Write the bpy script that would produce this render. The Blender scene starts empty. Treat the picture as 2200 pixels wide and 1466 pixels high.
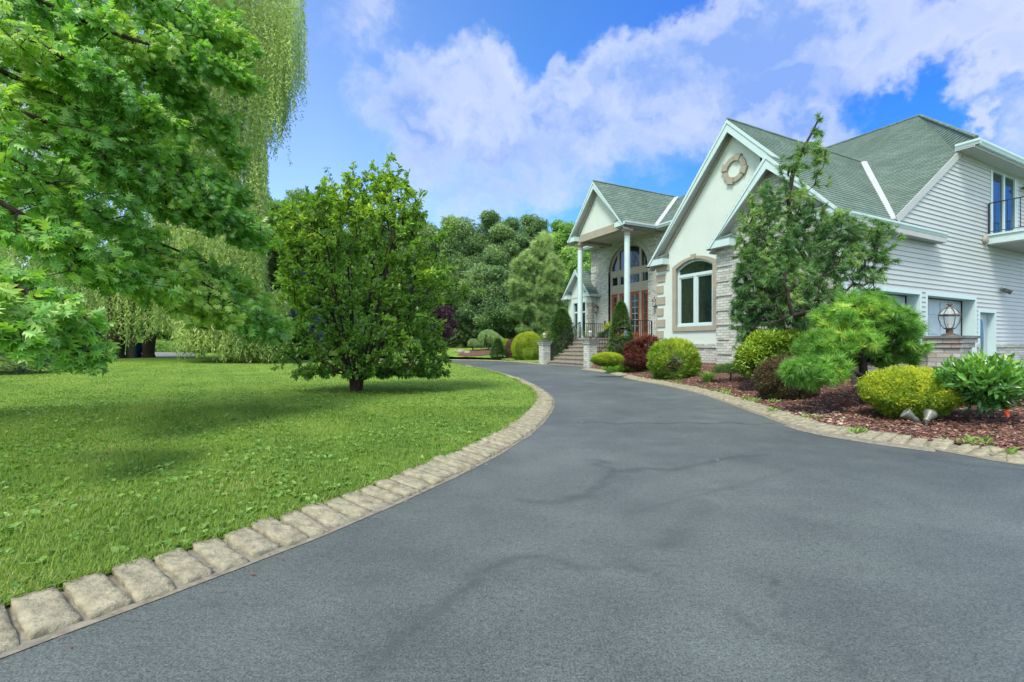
import bpy, math, random
import numpy as np
from mathutils import Vector

SC = bpy.context.scene
COL = SC.collection
R = math.radians

# ------------------------------------------------------------------ camera
F = 1034.0; CX = 1100.0; HY = 742.4; EYE = 0.87      # picture geometry of the 2200 px photograph
cam = bpy.data.cameras.new("camera")
cam.sensor_width = 36.0; cam.lens = F / 2200 * 36
cam.shift_y = 9.4 / 2200
cam.clip_start = 0.05; cam.clip_end = 3000
cam_o = bpy.data.objects.new("camera", cam)
cam_o.location = (0, 0, EYE); cam_o.rotation_euler = (R(90), 0, 0)
COL.objects.link(cam_o); SC.camera = cam_o
SC.view_settings.view_transform = 'Standard'; SC.view_settings.look = 'None'
SC.view_settings.gamma = 1.0; SC.view_settings.exposure = 1.35
SC.cycles.max_bounces = 6; SC.cycles.diffuse_bounces = 3; SC.cycles.glossy_bounces = 3
SC.cycles.transmission_bounces = 4; SC.cycles.transparent_max_bounces = 4
SC.cycles.sample_clamp_indirect = 6.0
SC.render.film_transparent = False

# ------------------------------------------------------------------ sun
SUN_EL = R(57); SUN_AZ = R(211)           # azimuth from +Y towards +X: behind the camera, a little left
sl = bpy.data.lights.new("sun", 'SUN'); sl.energy = 1.9; sl.angle = R(15); sl.color = (1.0, 0.94, 0.82)
so = bpy.data.objects.new("sun", sl)
sdir = Vector((math.sin(SUN_AZ) * math.cos(SUN_EL), math.cos(SUN_AZ) * math.cos(SUN_EL), math.sin(SUN_EL)))
so.rotation_euler = sdir.to_track_quat('Z', 'Y').to_euler(); so.location = sdir * 60
COL.objects.link(so)

# ------------------------------------------------------------------ sky: Nishita with cumulus built in sky directions
world = bpy.data.worlds.new("World"); SC.world = world; world.use_nodes = True
wn = world.node_tree; wn.nodes.clear(); WN = wn.nodes; WL = wn.links
def wmath(op, a, b=None, c=None, clamp=False):
    n = WN.new('ShaderNodeMath'); n.operation = op; n.use_clamp = clamp
    for i, v in enumerate((a, b, c)):
        if v is None: continue
        if isinstance(v, (int, float)): n.inputs[i].default_value = v
        else: WL.new(v, n.inputs[i])
    return n.outputs[0]
def wvec(op, a, b=None):
    n = WN.new('ShaderNodeVectorMath'); n.operation = op
    for i, v in enumerate((a, b)):
        if v is None: continue
        if isinstance(v, (tuple, list)): n.inputs[i].default_value = v
        else: WL.new(v, n.inputs[i])
    return n.outputs['Value'] if op in ('LENGTH', 'DOT_PRODUCT') else n.outputs[0]
def wmix(f, a, b):
    n = WN.new('ShaderNodeMix'); n.data_type = 'RGBA'
    for sock, v in ((n.inputs[0], f), (n.inputs[6], a), (n.inputs[7], b)):
        if isinstance(v, (int, float)): sock.default_value = v
        elif isinstance(v, tuple): sock.default_value = (*v, 1)
        else: WL.new(v, sock)
    return n.outputs[2]
def wnoise(vec, scale, detail, rough=0.55):
    n = WN.new('ShaderNodeTexNoise'); n.inputs['Scale'].default_value = scale
    n.inputs['Detail'].default_value = detail; n.inputs['Roughness'].default_value = rough
    WL.new(vec, n.inputs['Vector']); return n
tc = WN.new('ShaderNodeTexCoord'); D0 = tc.outputs['Generated']
sky = WN.new('ShaderNodeTexSky'); sky.sky_type = 'NISHITA'; sky.sun_disc = False
sky.sun_elevation = SUN_EL; sky.sun_rotation = SUN_AZ
sky.altitude = 100; sky.air_density = 1.0; sky.dust_density = 0.3; sky.ozone_density = 2.5
SKYC = wvec('MULTIPLY', sky.outputs[0], (0.42, 0.76, 1.14))
warp = wnoise(D0, 5.0, 5, 0.6)
w2 = wnoise(D0, 22.0, 4, 0.6)
off = wvec('ADD', wvec('MULTIPLY', wvec('SUBTRACT', warp.outputs['Color'], (0.5, 0.5, 0.5)), (0.20, 0.20, 0.20)),
           wvec('MULTIPLY', wvec('SUBTRACT', w2.outputs['Color'], (0.5, 0.5, 0.5)), (0.07, 0.07, 0.07)))
DW = wvec('ADD', D0, off)
def skydir(px, py):
    v = Vector(((px - CX) / F, 1.0, (HY - py) / F)); return v
BLOBS = [(905,235,105,75),(1000,195,115,68),(1085,205,75,62),(925,325,105,90),(880,300,60,60),(1015,405,110,70),(1070,290,120,70),
         (1180,245,110,50),(1245,170,34,48),(1270,270,95,62),(1345,190,85,58),(1400,165,100,62),(1480,130,95,58),(1440,240,130,80),
         (1570,120,125,80),(1700,80,150,90),(1640,25,110,50),(1830,55,140,75),(1930,110,110,55),(2090,50,90,50),(2165,130,70,60),
         (1540,215,150,80),(1670,200,110,55),(1430,330,120,60),(1300,330,110,60),(1180,330,110,60),(1130,400,80,50),(1560,300,120,50),(1720,265,80,40),(2150,255,30,34),
         (800,12,75,34),(785,85,42,55),(1545,60,40,26),(-300,200,300,160),(2700,200,320,160)]
dens = None
for bx, by, rx, ry in BLOBS:
    c = skydir(bx, by); k = c.length; c = c / k
    sub = wvec('MULTIPLY', wvec('SUBTRACT', DW, tuple(c)), (F * k / rx / 1.5, F * k / rx / 1.5, F * k / ry / 1.45))
    d = wmath('SUBTRACT', 1.0, wvec('LENGTH', sub))
    if by < 100 and bx < 900: d = wmath('MULTIPLY', d, 0.36)
    elif by > 295: d = wmath('MULTIPLY', d, 0.5)
    dens = d if dens is None else wmath('SMOOTH_MAX', dens, d, 0.35)
# unseen cloud added behind and beside the camera, for soft light and reflections
rest = wmath('MULTIPLY', wmath('SUBTRACT', wnoise(DW, 2.2, 4).outputs['Fac'], 0.36), 4.0)
sep = WN.new('ShaderNodeSeparateXYZ'); WL.new(D0, sep.inputs[0])
side = wmath('MULTIPLY', wmath('SUBTRACT', sep.outputs['X'], 0.05), 2.2, clamp=True)
left = wmath('MULTIPLY', wmath('SUBTRACT', 0.05, sep.outputs['X']), 2.6, clamp=True)
SKYC = wmix(left, SKYC, wvec('MULTIPLY', SKYC, (2.3, 1.35, 1.05)))
SKYC = wmix(side, SKYC, wvec('MULTIPLY', SKYC, (0.40, 0.66, 1.05)))
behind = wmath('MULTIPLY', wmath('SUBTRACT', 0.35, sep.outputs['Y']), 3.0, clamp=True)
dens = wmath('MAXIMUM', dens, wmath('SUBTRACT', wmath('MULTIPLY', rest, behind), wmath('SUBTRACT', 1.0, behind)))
fine = wnoise(DW, 9.0, 7, 0.62)
dens2 = wmath('ADD', dens, wmath('MULTIPLY', wmath('SUBTRACT', fine.outputs['Fac'], 0.5), 0.75))
mr = WN.new('ShaderNodeMapRange'); mr.interpolation_type = 'SMOOTHSTEP'
mr.inputs['From Min'].default_value = -0.02; mr.inputs['From Max'].default_value = 0.56; WL.new(dens2, mr.inputs['Value'])
MASK = mr.outputs[0]
lowf = wnoise(DW, 4.2, 5, 0.55)
core = wmath('MULTIPLY', wmath('SUBTRACT', dens, 0.22), 2.2, clamp=True)          # thick middle of the bank, bluer than its lit rim
body = WN.new('ShaderNodeMapRange'); body.interpolation_type = 'SMOOTHSTEP'; body.inputs['From Min'].default_value = 0.40; body.inputs['From Max'].default_value = 0.62
WL.new(lowf.outputs['Fac'], body.inputs['Value'])
CLOUD = wmix(wmath('MULTIPLY', wmath('MULTIPLY_ADD', body.outputs[0], 0.78, 0.30), core), (2.8, 3.1, 3.85), (1.05, 1.75, 3.6))
CLOUD = wmix(behind, CLOUD, (6.7, 7.4, 7.8))                                      # out-of-view cloud brightened as added soft fill from behind and above
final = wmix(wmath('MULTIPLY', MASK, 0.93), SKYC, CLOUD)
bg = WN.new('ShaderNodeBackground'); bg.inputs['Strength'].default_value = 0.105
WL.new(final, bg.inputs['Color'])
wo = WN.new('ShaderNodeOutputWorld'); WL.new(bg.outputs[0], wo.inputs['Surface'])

# ------------------------------------------------------------------ geometry helpers
UD = np.array([-math.sin(R(27.6)), math.cos(R(27.6)), 0.0])      # along the facade, receding to the left
VD = np.array([math.cos(R(27.6)), math.sin(R(27.6)), 0.0])       # into the house, receding to the right
def H(u, w, z): return UD * u + VD * w + np.array([0, 0, z + EYE])  # house frame; z counted from eye level
def uw(px, w):                                                      # u of a pixel column on a wall of constant w
    a = (px - CX) / F; Y = w / (a * VD[0] + VD[1]); return a * Y * UD[0] + Y * UD[1]
def P(px, py, Y): return np.array([(px - CX) / F * Y, Y, EYE + (HY - py) / F * Y])
def G(px, py, z=0.0):
    Y = F * (EYE - z) / (py - HY); return np.array([(px - CX) / F * Y, Y, z])
def nrm(v):
    v = np.asarray(v, float); return v / (np.linalg.norm(v, axis=-1, keepdims=True) + 1e-12)

def tag(o, label=None, cat=None, group=None, kind=None):
    if label: o['label'] = label
    if cat: o['category'] = cat
    if group: o['group'] = group
    if kind: o['kind'] = kind
    return o
def thing(name, loc, label, cat, group=None):
    o = bpy.data.objects.new(name, None); o.location = tuple(loc); o.empty_display_size = 0.2
    COL.objects.link(o); return tag(o, label, cat, group)
ORG = {}
def wloc(o):
    v = np.zeros(3)
    while o is not None: v = v + np.array(o.location); o = o.parent
    return v
def link_mesh(name, me, parent=None, loc=None):
    o = bpy.data.objects.new(name, me); COL.objects.link(o)
    if parent is not None: o.parent = parent
    if loc is not None: o.location = tuple(loc)
    return o

class MB:
    """collects faces in world coordinates and links them as one mesh object"""
    def __init__(s): s.v = []; s.f = []
    def add(s, verts, faces):
        b = len(s.v); s.v.extend([tuple(map(float, p)) for p in verts])
        s.f.extend([tuple(b + i for i in f) for f in faces]); return s
    def poly(s, pts): return s.add(pts, [tuple(range(len(pts)))])
    def prism(s, pts, vec):
        n = len(pts); pts = [np.asarray(p, float) for p in pts]; q = [p + np.asarray(vec) for p in pts]
        f = [tuple(range(n)), tuple(range(2 * n - 1, n - 1, -1))]
        f += [(i, i + n, (i + 1) % n + n, (i + 1) % n) for i in range(n)]
        return s.add(pts + q, [tuple(reversed(x)) for x in f])
    def hbox(s, u0, u1, w0, w1, z0, z1):
        return s.prism([H(u0, w0, z0), H(u1, w0, z0), H(u1, w1, z0), H(u0, w1, z0)], (0, 0, z1 - z0))
    def box(s, c, d, ax=None, ay=None):
        c = np.asarray(c, float); ax = np.array([1, 0, 0.]) if ax is None else np.asarray(ax); ay = np.array([0, 1, 0.]) if ay is None else np.asarray(ay)
        h = np.array(d) / 2
        p = [c + sx * h[0] * ax + sy * h[1] * ay for sx, sy in ((-1, -1), (1, -1), (1, 1), (-1, 1))]
        return s.prism(p, (0, 0, d[2]))
    def uz(s, pts, w0, w1): return s.prism([H(u, w0, z) for u, z in pts], VD * (w1 - w0))      # polygon in (u,z) extruded in w
    def wz(s, pts, u0, u1): return s.prism([H(u0, w, z) for w, z in pts], UD * (u1 - u0))
    def tube(s, pts, r, n=8, caps=True):
        pts = [np.asarray(p, float) for p in pts]; m = len(pts)
        rr = r if isinstance(r, (list, tuple, np.ndarray)) else [r] * m
        vs = []
        ref = np.array([0.31, 0.17, 0.93])
        for i, p in enumerate(pts):
            d = nrm(pts[min(i + 1, m - 1)] - pts[max(i - 1, 0)])
            a = np.cross(d, ref if abs(d @ ref) < .95 else np.array([1, 0, 0.])); a = nrm(a); b = np.cross(d, a)
            vs += [p + rr[i] * (math.cos(2 * math.pi * k / n) * a + math.sin(2 * math.pi * k / n) * b) for k in range(n)]
        f = [(i * n + k, i * n + (k + 1) % n, (i + 1) * n + (k + 1) % n, (i + 1) * n + k) for i in range(m - 1) for k in range(n)]
        if caps: f += [tuple(range(n - 1, -1, -1)), tuple(range((m - 1) * n, m * n))]
        return s.add(vs, f)
    def lathe(s, c, prof, n=16, axis=(0, 0, 1), smooth=True):
        c = np.asarray(c, float); ax = nrm(axis); a = nrm(np.cross(ax, [0.3, 1, 0.2] if abs(ax[1]) < .9 else [1, 0, 0])); b = np.cross(ax, a)
        vs = [c + ax * z + r * (math.cos(2 * math.pi * k / n) * a + math.sin(2 * math.pi * k / n) * b) for r, z in prof for k in range(n)]
        f = [(i * n + k, i * n + (k + 1) % n, (i + 1) * n + (k + 1) % n, (i + 1) * n + k) for i in range(len(prof) - 1) for k in range(n)]
        f += [tuple(range(n - 1, -1, -1)), tuple(range((len(prof) - 1) * n, len(prof) * n))]
        return s.add(vs, f)
    def build(s, name, mat, parent=None, smooth=False, origin=None):
        V = np.array(s.v, float)
        if parent is not None: org = wloc(parent)
        elif origin is not None: org = np.asarray(origin, float)
        else: org = np.array([V[:, 0].mean(), V[:, 1].mean(), V[:, 2].min()])
        me = bpy.data.meshes.new(name); me.from_pydata([tuple(p) for p in V - org], [], s.f); me.update()
        # metric UVs: along the wall and up the slope
        uvl = me.uv_layers.new(name="UVMap"); nl = len(me.loops)
        li = np.empty(nl, int); me.loops.foreach_get('vertex_index', li)
        fn = np.empty(len(me.polygons) * 3); me.polygons.foreach_get('normal', fn); fn = fn.reshape(-1, 3)
        ls = np.empty(len(me.polygons), int); me.polygons.foreach_get('loop_total', ls)
        N = np.repeat(fn, ls, axis=0); Pn = V[li]
        t = np.cross(np.array([0, 0, 1.0]), N); L = np.linalg.norm(t, axis=1); flat = L < 0.2
        t = t / np.maximum(L, 1e-6)[:, None]; t[flat] = UD; sN = np.cross(N, t); sN[flat] = VD
        uvs = np.stack([(Pn * t).sum(1), (Pn * sN).sum(1)], 1)
        uvl.data.foreach_set('uv', uvs.astype(np.float32).ravel())
        if smooth: me.polygons.foreach_set('use_smooth', [True] * len(me.polygons))
        me.materials.append(mat)
        return link_mesh(name, me, parent, None if parent is not None else org)

def tri_object(name, V, T, mat, parent=None, tint=None, origin=None, smooth=False):
    """fast triangle mesh; V (n,3) world, T (m,3)"""
    V = np.asarray(V, float); T = np.asarray(T, np.int32)
    org = wloc(parent) if parent is not None else (np.asarray(origin, float) if origin is not None else np.array([V[:, 0].mean(), V[:, 1].mean(), V[:, 2].min()]))
    me = bpy.data.meshes.new(name)
    me.vertices.add(len(V)); me.vertices.foreach_set('co', (V - org).astype(np.float32).ravel())
    me.loops.add(T.size); me.loops.foreach_set('vertex_index', T.ravel())
    me.polygons.add(len(T)); me.polygons.foreach_set('loop_start', np.arange(0, T.size, 3, dtype=np.int32))
    try: me.polygons.foreach_set('loop_total', np.full(len(T), 3, np.int32))
    except Exception: pass
    if tint is not None:
        at = me.attributes.new('tint', 'FLOAT', 'POINT'); at.data.foreach_set('value', np.asarray(tint, np.float32))
    if smooth: me.polygons.foreach_set('use_smooth', np.ones(len(T), bool))
    me.update(calc_edges=True)
    me.materials.append(mat)
    return link_mesh(name, me, parent, None if parent is not None else org)

# ------------------------------------------------------------------ materials
def newmat(name):
    m = bpy.data.materials.new(name); m.use_nodes = True; nt = m.node_tree; nt.nodes.clear()
    out = nt.nodes.new('ShaderNodeOutputMaterial'); b = nt.nodes.new('ShaderNodeBsdfPrincipled')
    nt.links.new(b.outputs[0], out.inputs['Surface']); return m, nt, b, out
def nn(nt, t, **kw):
    n = nt.nodes.new(t)
    for k, v in kw.items():
        if k in n.inputs: n.inputs[k].default_value = v
        else: setattr(n, k, v)
    return n
def ramp(nt, fac, stops):
    r = nt.nodes.new('ShaderNodeValToRGB'); e = r.color_ramp.elements
    while len(e) < len(stops): e.new(0.5)
    for el, (p, c) in zip(e, stops): el.position = p; el.color = (*c, 1)
    nt.links.new(fac, r.inputs[0]); return r.outputs[0]
def mixc(nt, f, a, b, mode='MIX'):
    n = nt.nodes.new('ShaderNodeMix'); n.data_type = 'RGBA'; n.blend_type = mode
    for sock, v in ((n.inputs[0], f), (n.inputs[6], a), (n.inputs[7], b)):
        if isinstance(v, (int, float)): sock.default_value = v
        elif isinstance(v, tuple): sock.default_value = (*v, 1)
        else: nt.links.new(v, sock)
    return n.outputs[2]
def objco(nt):
    t = nt.nodes.new('ShaderNodeNewGeometry'); return t.outputs['Position']
def noise(nt, scale, detail=4, rough=0.55, vec=None):
    n = nn(nt, 'ShaderNodeTexNoise', Scale=scale, Detail=detail, Roughness=rough)
    nt.links.new(vec if vec is not None else objco(nt), n.inputs['Vector']); return n.outputs['Fac']
def bump(nt, b, h, strength=0.3, dist=0.01):
    n = nn(nt, 'ShaderNodeBump', Strength=strength, Distance=dist); nt.links.new(h, n.inputs['Height'])
    nt.links.new(n.outputs[0], b.inputs['Normal']); return n
def plain(name, c1, c2=None, scale=6, rough=0.6, bscale=None, bstr=0.2, spec=0.4, metal=0.0, bdist=0.004):
    m, nt, b, o = newmat(name)
    c2 = c2 or tuple(x * 0.82 for x in c1)
    nt.links.new(ramp(nt, noise(nt, scale, 6, 0.6), [(0.3, c2), (0.68, c1)]), b.inputs['Base Color'])
    b.inputs['Roughness'].default_value = rough; b.inputs['Specular IOR Level'].default_value = spec
    b.inputs['Metallic'].default_value = metal
    if bscale: bump(nt, b, noise(nt, bscale, 5, 0.65), bstr, bdist)
    return m
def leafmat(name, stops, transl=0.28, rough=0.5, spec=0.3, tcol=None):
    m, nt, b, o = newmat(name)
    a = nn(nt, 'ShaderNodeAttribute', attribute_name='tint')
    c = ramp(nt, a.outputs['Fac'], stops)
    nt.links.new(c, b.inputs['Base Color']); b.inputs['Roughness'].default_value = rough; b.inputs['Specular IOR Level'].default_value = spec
    t = nt.nodes.new('ShaderNodeBsdfTranslucent')
    tc_ = mixc(nt, 1.0, c, tcol or (1.15, 1.25, 0.5), 'MULTIPLY'); nt.links.new(tc_, t.inputs[0])
    mx = nt.nodes.new('ShaderNodeMixShader'); mx.inputs[0].default_value = min(0.5, transl * 1.35)
    nt.links.new(b.outputs[0], mx.inputs[1]); nt.links.new(t.outputs[0], mx.inputs[2]); nt.links.new(mx.outputs[0], o.inputs['Surface'])
    return m
def brickmat(name, cols, mortar, bw=0.205, bh=0.072, ms=0.010, rough=0.85, red=None, bstr=0.6):
    m, nt, b, o = newmat(name)
    uv = nn(nt, 'ShaderNodeTexCoord').outputs['UV']
    br = nn(nt, 'ShaderNodeTexBrick', Scale=1.0); br.inputs['Brick Width'].default_value = bw; br.inputs['Row Height'].default_value = bh
    br.inputs['Mortar Size'].default_value = ms; br.inputs['Mortar Smooth'].default_value = 0.3; br.inputs['Bias'].default_value = 0.0
    br.inputs['Color1'].default_value = (0, 0, 0, 1); br.inputs['Color2'].default_value = (1, 1, 1, 1); br.inputs['Mortar'].default_value = (0.5, 0.5, 0.5, 1)
    nt.links.new(uv, br.inputs['Vector'])
    n = len(cols); c = ramp(nt, br.outputs['Color'], [(i / max(n - 1, 1), x) for i, x in enumerate(cols)])
    wash = nn(nt, 'ShaderNodeMath', operation='MULTIPLY'); nt.links.new(noise(nt, 9, 6, 0.7), wash.inputs[0]); wash.inputs[1].default_value = 0.45
    c = mixc(nt, wash.outputs[0], c, tuple(x * 1.15 for x in cols[n // 2]))
    st = ramp(nt, noise(nt, 45, 5, 0.7), [(0.35, (0.72, 0.7, 0.66)), (0.62, (1.05, 1.05, 1.05))])
    c = mixc(nt, 0.8, c, st, 'MULTIPLY')
    c = mixc(nt, br.outputs['Fac'], c, mortar)
    nt.links.new(c, b.inputs['Base Color']); b.inputs['Roughness'].default_value = rough
    inv = nn(nt, 'ShaderNodeMath', operation='SUBTRACT'); inv.inputs[0].default_value = 1.0; nt.links.new(br.outputs['Fac'], inv.inputs[1])
    ad = nn(nt, 'ShaderNodeMath', operation='MULTIPLY_ADD'); nt.links.new(noise(nt, 60, 4, 0.7), ad.inputs[0]); ad.inputs[1].default_value = 0.5; nt.links.new(inv.outputs[0], ad.inputs[2])
    bump(nt, b, ad.outputs[0], bstr, 0.012)
    return m

M = {}
M['stucco'] = plain('stucco', (0.509, 0.5807, 0.5297), (0.4628, 0.5302, 0.487), 1.5, 0.9, 90, 0.35, 0.2)
M['brick'] = brickmat('painted_brick', [(0.2279, 0.225, 0.1893), (0.4103, 0.43, 0.384), (0.4924, 0.53, 0.4867), (0.3647, 0.35, 0.2974), (0.5471, 0.59, 0.5516)], (0.2553, 0.27, 0.2488), 0.215, 0.078, 0.011)
M['old_brick'] = brickmat('weathered_brick', [(0.42, 0.22, 0.15), (0.34, 0.345, 0.33), (0.50, 0.51, 0.49), (0.27, 0.275, 0.265), (0.42, 0.385, 0.33), (0.54, 0.545, 0.525)], (0.22, 0.22, 0.20), 0.21, 0.075, 0.010)
M['trim'] = plain('white_trim', (0.4578, 0.5848, 0.5763), (0.4217, 0.5404, 0.5314), 3, 0.45, None)
M['siding'] = plain('vinyl_siding', (0.4076, 0.442, 0.4359), (0.3737, 0.4094, 0.4063), 1.2, 0.55, 120, 0.08)
M['tan'] = plain('tan_trim', (0.3136, 0.2948, 0.2353), (0.2709, 0.2526, 0.1973), 4, 0.85, 80, 0.25, 0.2)
M['soffit'] = plain('soffit_vinyl', (0.3887, 0.4092, 0.395), (0.3448, 0.363, 0.3534), 5, 0.6)
M['shadowgap'] = plain('dark_gap', (0.02, 0.02, 0.02))  # near-black, stands in for shade in gaps and behind glass
M['iron'] = plain('black_iron', (0.018, 0.019, 0.02), (0.010, 0.011, 0.012), 20, 0.42, None, spec=0.5)
M['wood'] = plain('red_brown_wood', (0.324, 0.08902, 0.0288), (0.1836, 0.04219, 0.0144), 5, 0.32, None, spec=0.5)
M['door_white'] = plain('painted_door', (0.3254, 0.4092, 0.4583), (0.2917, 0.3696, 0.4213), 3, 0.45)
M['stone'] = plain('step_stone', (0.288, 0.2592, 0.2088), (0.18, 0.1584, 0.1224), 9, 0.85, 60, 0.5, 0.25)
M['bluestone'] = plain('cap_stone', (0.1728, 0.18, 0.1728), (0.0936, 0.1008, 0.1008), 7, 0.8, 40, 0.5, 0.3)
M['lampmetal'] = plain('weathered_lamp_metal', (0.16, 0.12, 0.09), (0.07, 0.055, 0.05), 25, 0.5, None, metal=0.5)
M['bulb'] = plain('candle_sleeve', (0.75, 0.72, 0.62))
M['orange'] = plain('orange_plastic', (0.85, 0.10, 0.01), (0.75, 0.07, 0.01), 15, 0.5)
M['bronze'] = plain('bronze_fixture', (0.17, 0.18, 0.15), (0.10, 0.11, 0.09), 30, 0.45, None, metal=0.3)
M['pot'] = plain('glazed_pot', (0.07, 0.10, 0.12), (0.04, 0.06, 0.08), 12, 0.3)
M['bark'] = plain('bark', (0.085, 0.065, 0.048), (0.030, 0.023, 0.018), 14, 0.95, 30, 0.8, 0.15, bdist=0.02)
M['bark_grey'] = plain('grey_bark', (0.17, 0.15, 0.125), (0.07, 0.06, 0.05), 12, 0.95, 30, 0.8, 0.15, bdist=0.02)
M['bark_dark'] = plain('dark_twig_bark', (0.045, 0.036, 0.030), (0.018, 0.015, 0.013), 20, 0.95, 40, 0.6, 0.15)
def glassmat(name, col, rough=0.03, spec=0.9):
    m, nt, b, o = newmat(name); b.inputs['Base Color'].default_value = (*col, 1); b.inputs['Roughness'].default_value = rough
    b.inputs['Specular IOR Level'].default_value = spec; b.inputs['IOR'].default_value = 1.55; return m
M['glass'] = glassmat('window_glass', (0.008, 0.016, 0.018))
M['slider_glass'] = glassmat('sliding_door_glass', (0.012, 0.03, 0.035), 0.06, 0.35)
M['doorglass'] = glassmat('leaded_glass', (0.03, 0.04, 0.04), 0.12)
m, nt, b, o = newmat('lantern_glass'); b.inputs['Base Color'].default_value = (0.85, 0.93, 0.9, 1); b.inputs['Roughness'].default_value = 0.12
tr = nt.nodes.new('ShaderNodeBsdfTransparent'); mx = nt.nodes.new('ShaderNodeMixShader'); mx.inputs[0].default_value = 0.22
nt.links.new(tr.outputs[0], mx.inputs[1]); nt.links.new(b.outputs[0], mx.inputs[2]); nt.links.new(mx.outputs[0], o.inputs['Surface']); M['lampglass'] = m

# roof shingles: staggered tabs with colour blending; the courses themselves are stepped geometry
m, nt, b, o = newmat('roof_shingle')
uv = nn(nt, 'ShaderNodeTexCoord').outputs['UV']
br = nn(nt, 'ShaderNodeTexBrick', Scale=1.0); br.inputs['Brick Width'].default_value = 0.30; br.inputs['Row Height'].default_value = 0.15
br.inputs['Mortar Size'].default_value = 0.010; br.inputs['Mortar Smooth'].default_value = 0.2
br.inputs['Color1'].default_value = (0, 0, 0, 1); br.inputs['Color2'].default_value = (1, 1, 1, 1); nt.links.new(uv, br.inputs['Vector'])
c = ramp(nt, br.outputs['Color'], [(0, (0.095, 0.150, 0.122)), (0.5, (0.122, 0.185, 0.152)), (1, (0.150, 0.215, 0.178))])
c = mixc(nt, 1.0, c, ramp(nt, noise(nt, 0.7, 5, 0.6), [(0.3, (0.80, 0.84, 0.80)), (0.7, (1.1, 1.1, 1.08))]), 'MULTIPLY')
c = mixc(nt, 1.0, c, ramp(nt, noise(nt, 110, 3, 0.7), [(0.3, (0.72, 0.72, 0.72)), (0.7, (1.15, 1.15, 1.15))]), 'MULTIPLY')
c = mixc(nt, br.outputs['Fac'], c, (0.06, 0.07, 0.06)); nt.links.new(c, b.inputs['Base Color']); b.inputs['Roughness'].default_value = 0.92
bump(nt, b, noise(nt, 150, 3, 0.7), 0.5, 0.006); M['shingle'] = m

# asphalt: sealed drive with aggregate grain, wheel-worn patches and sealed cracks (attribute 'mark')
m, nt, b, o = newmat('asphalt')
big = noise(nt, 0.38, 5, 0.55); mid = noise(nt, 2.3, 6, 0.62); grain = noise(nt, 150, 3, 0.75); g2 = noise(nt, 45, 4, 0.75)
c = ramp(nt, big, [(0.30, (0.070, 0.083, 0.080)), (0.68, (0.118, 0.136, 0.129))])
c = mixc(nt, 1.0, c, ramp(nt, mid, [(0.30, (0.80, 0.80, 0.82)), (0.72, (1.18, 1.18, 1.16))]), 'MULTIPLY')
c = mixc(nt, 1.0, c, ramp(nt, grain, [(0.36, (0.46, 0.46, 0.47)), (0.50, (0.97, 0.97, 0.97)), (0.68, (1.50, 1.50, 1.47))]), 'MULTIPLY')
c = mixc(nt, 1.0, c, ramp(nt, g2, [(0.32, (0.72, 0.72, 0.72)), (0.6, (1.08, 1.08, 1.08))]), 'MULTIPLY')
pit = nn(nt, 'ShaderNodeTexVoronoi', Scale=26.0); nt.links.new(objco(nt), pit.inputs['Vector'])
pm = mixc(nt, ramp(nt, noise(nt, 1.1, 4, .6), [(0.45, (0, 0, 0)), (0.62, (1, 1, 1))]), (0, 0, 0), ramp(nt, pit.outputs['Distance'], [(0.10, (0.75, 0.75, 0.75)), (0.22, (0, 0, 0))]))
c = mixc(nt, pm, c, (0.03, 0.035, 0.035))
at = nn(nt, 'ShaderNodeAttribute', attribute_name='tint')
mk = nn(nt, 'ShaderNodeMath', operation='MULTIPLY'); mk.use_clamp = True; nt.links.new(at.outputs['Fac'], mk.inputs[0])
nt.links.new(ramp(nt, noise(nt, 7, 5, 0.7), [(0.36, (0.5, 0.5, 0.5)), (0.6, (1, 1, 1))]), mk.inputs[1])
c = mixc(nt, mk.outputs[0], c, (0.046, 0.054, 0.053))
wh = nn(nt, 'ShaderNodeTexVoronoi', Scale=1.7); nt.links.new(objco(nt), wh.inputs['Vector'])
c = mixc(nt, ramp(nt, wh.outputs['Distance'], [(0.018, (0.8, 0.8, 0.8)), (0.03, (0, 0, 0))]), c, (0.30, 0.30, 0.28))
nt.links.new(c, b.inputs['Base Color']); b.inputs['Roughness'].default_value = 0.62; b.inputs['Specular IOR Level'].default_value = 0.35
bump(nt, b, g2, 0.9, 0.012).inputs['Strength'].default_value = 0.5
M['asphalt'] = m
M['kerb'] = plain('granite_kerb', (0.3591, 0.3294, 0.225), (0.1686, 0.1566, 0.11), 22, 0.9, 60, 1.0, 0.2, bdist=0.012)
M['mortar'] = plain('mortar_and_grit', (0.243, 0.225, 0.1728), (0.126, 0.117, 0.09072), 25, 0.95, 120, 0.8, 0.15)
M['mulch'] = plain('bark_mulch', (0.184, 0.102, 0.0775), (0.0575, 0.0336, 0.0275), 38, 0.95, 70, 1.0, 0.15, bdist=0.02)
M['chips'] = leafmat('mulch_chip', [(0, (0.07395, 0.03825, 0.03264)), (0.4, (0.1725, 0.08415, 0.06256)), (0.8, (0.2712, 0.1466, 0.1088)), (1, (0.419, 0.306, 0.2312))], 0.0, 0.9, 0.15)
M['pebble'] = plain('pale_pebble', (0.50, 0.42, 0.30), (0.33, 0.28, 0.21), 9, 0.85)
M['road'] = plain('grey_road', (0.20, 0.205, 0.205), (0.15, 0.155, 0.155), 1.3, 0.9, 60, 0.3)
m, nt, b, o = newmat('lawn_ground')
c = ramp(nt, noise(nt, 0.55, 5, 0.6), [(0.30, (0.112, 0.215, 0.034)), (0.5, (0.17, 0.285, 0.044)), (0.72, (0.23, 0.345, 0.06))])
c = mixc(nt, 1.0, c, ramp(nt, noise(nt, 14, 6, 0.72), [(0.30, (0.55, 0.55, 0.55)), (0.68, (1.25, 1.25, 1.2))]), 'MULTIPLY')
nt.links.new(c, b.inputs['Base Color']); b.inputs['Roughness'].default_value = 0.9; b.inputs['Specular IOR Level'].default_value = 0.15
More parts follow.
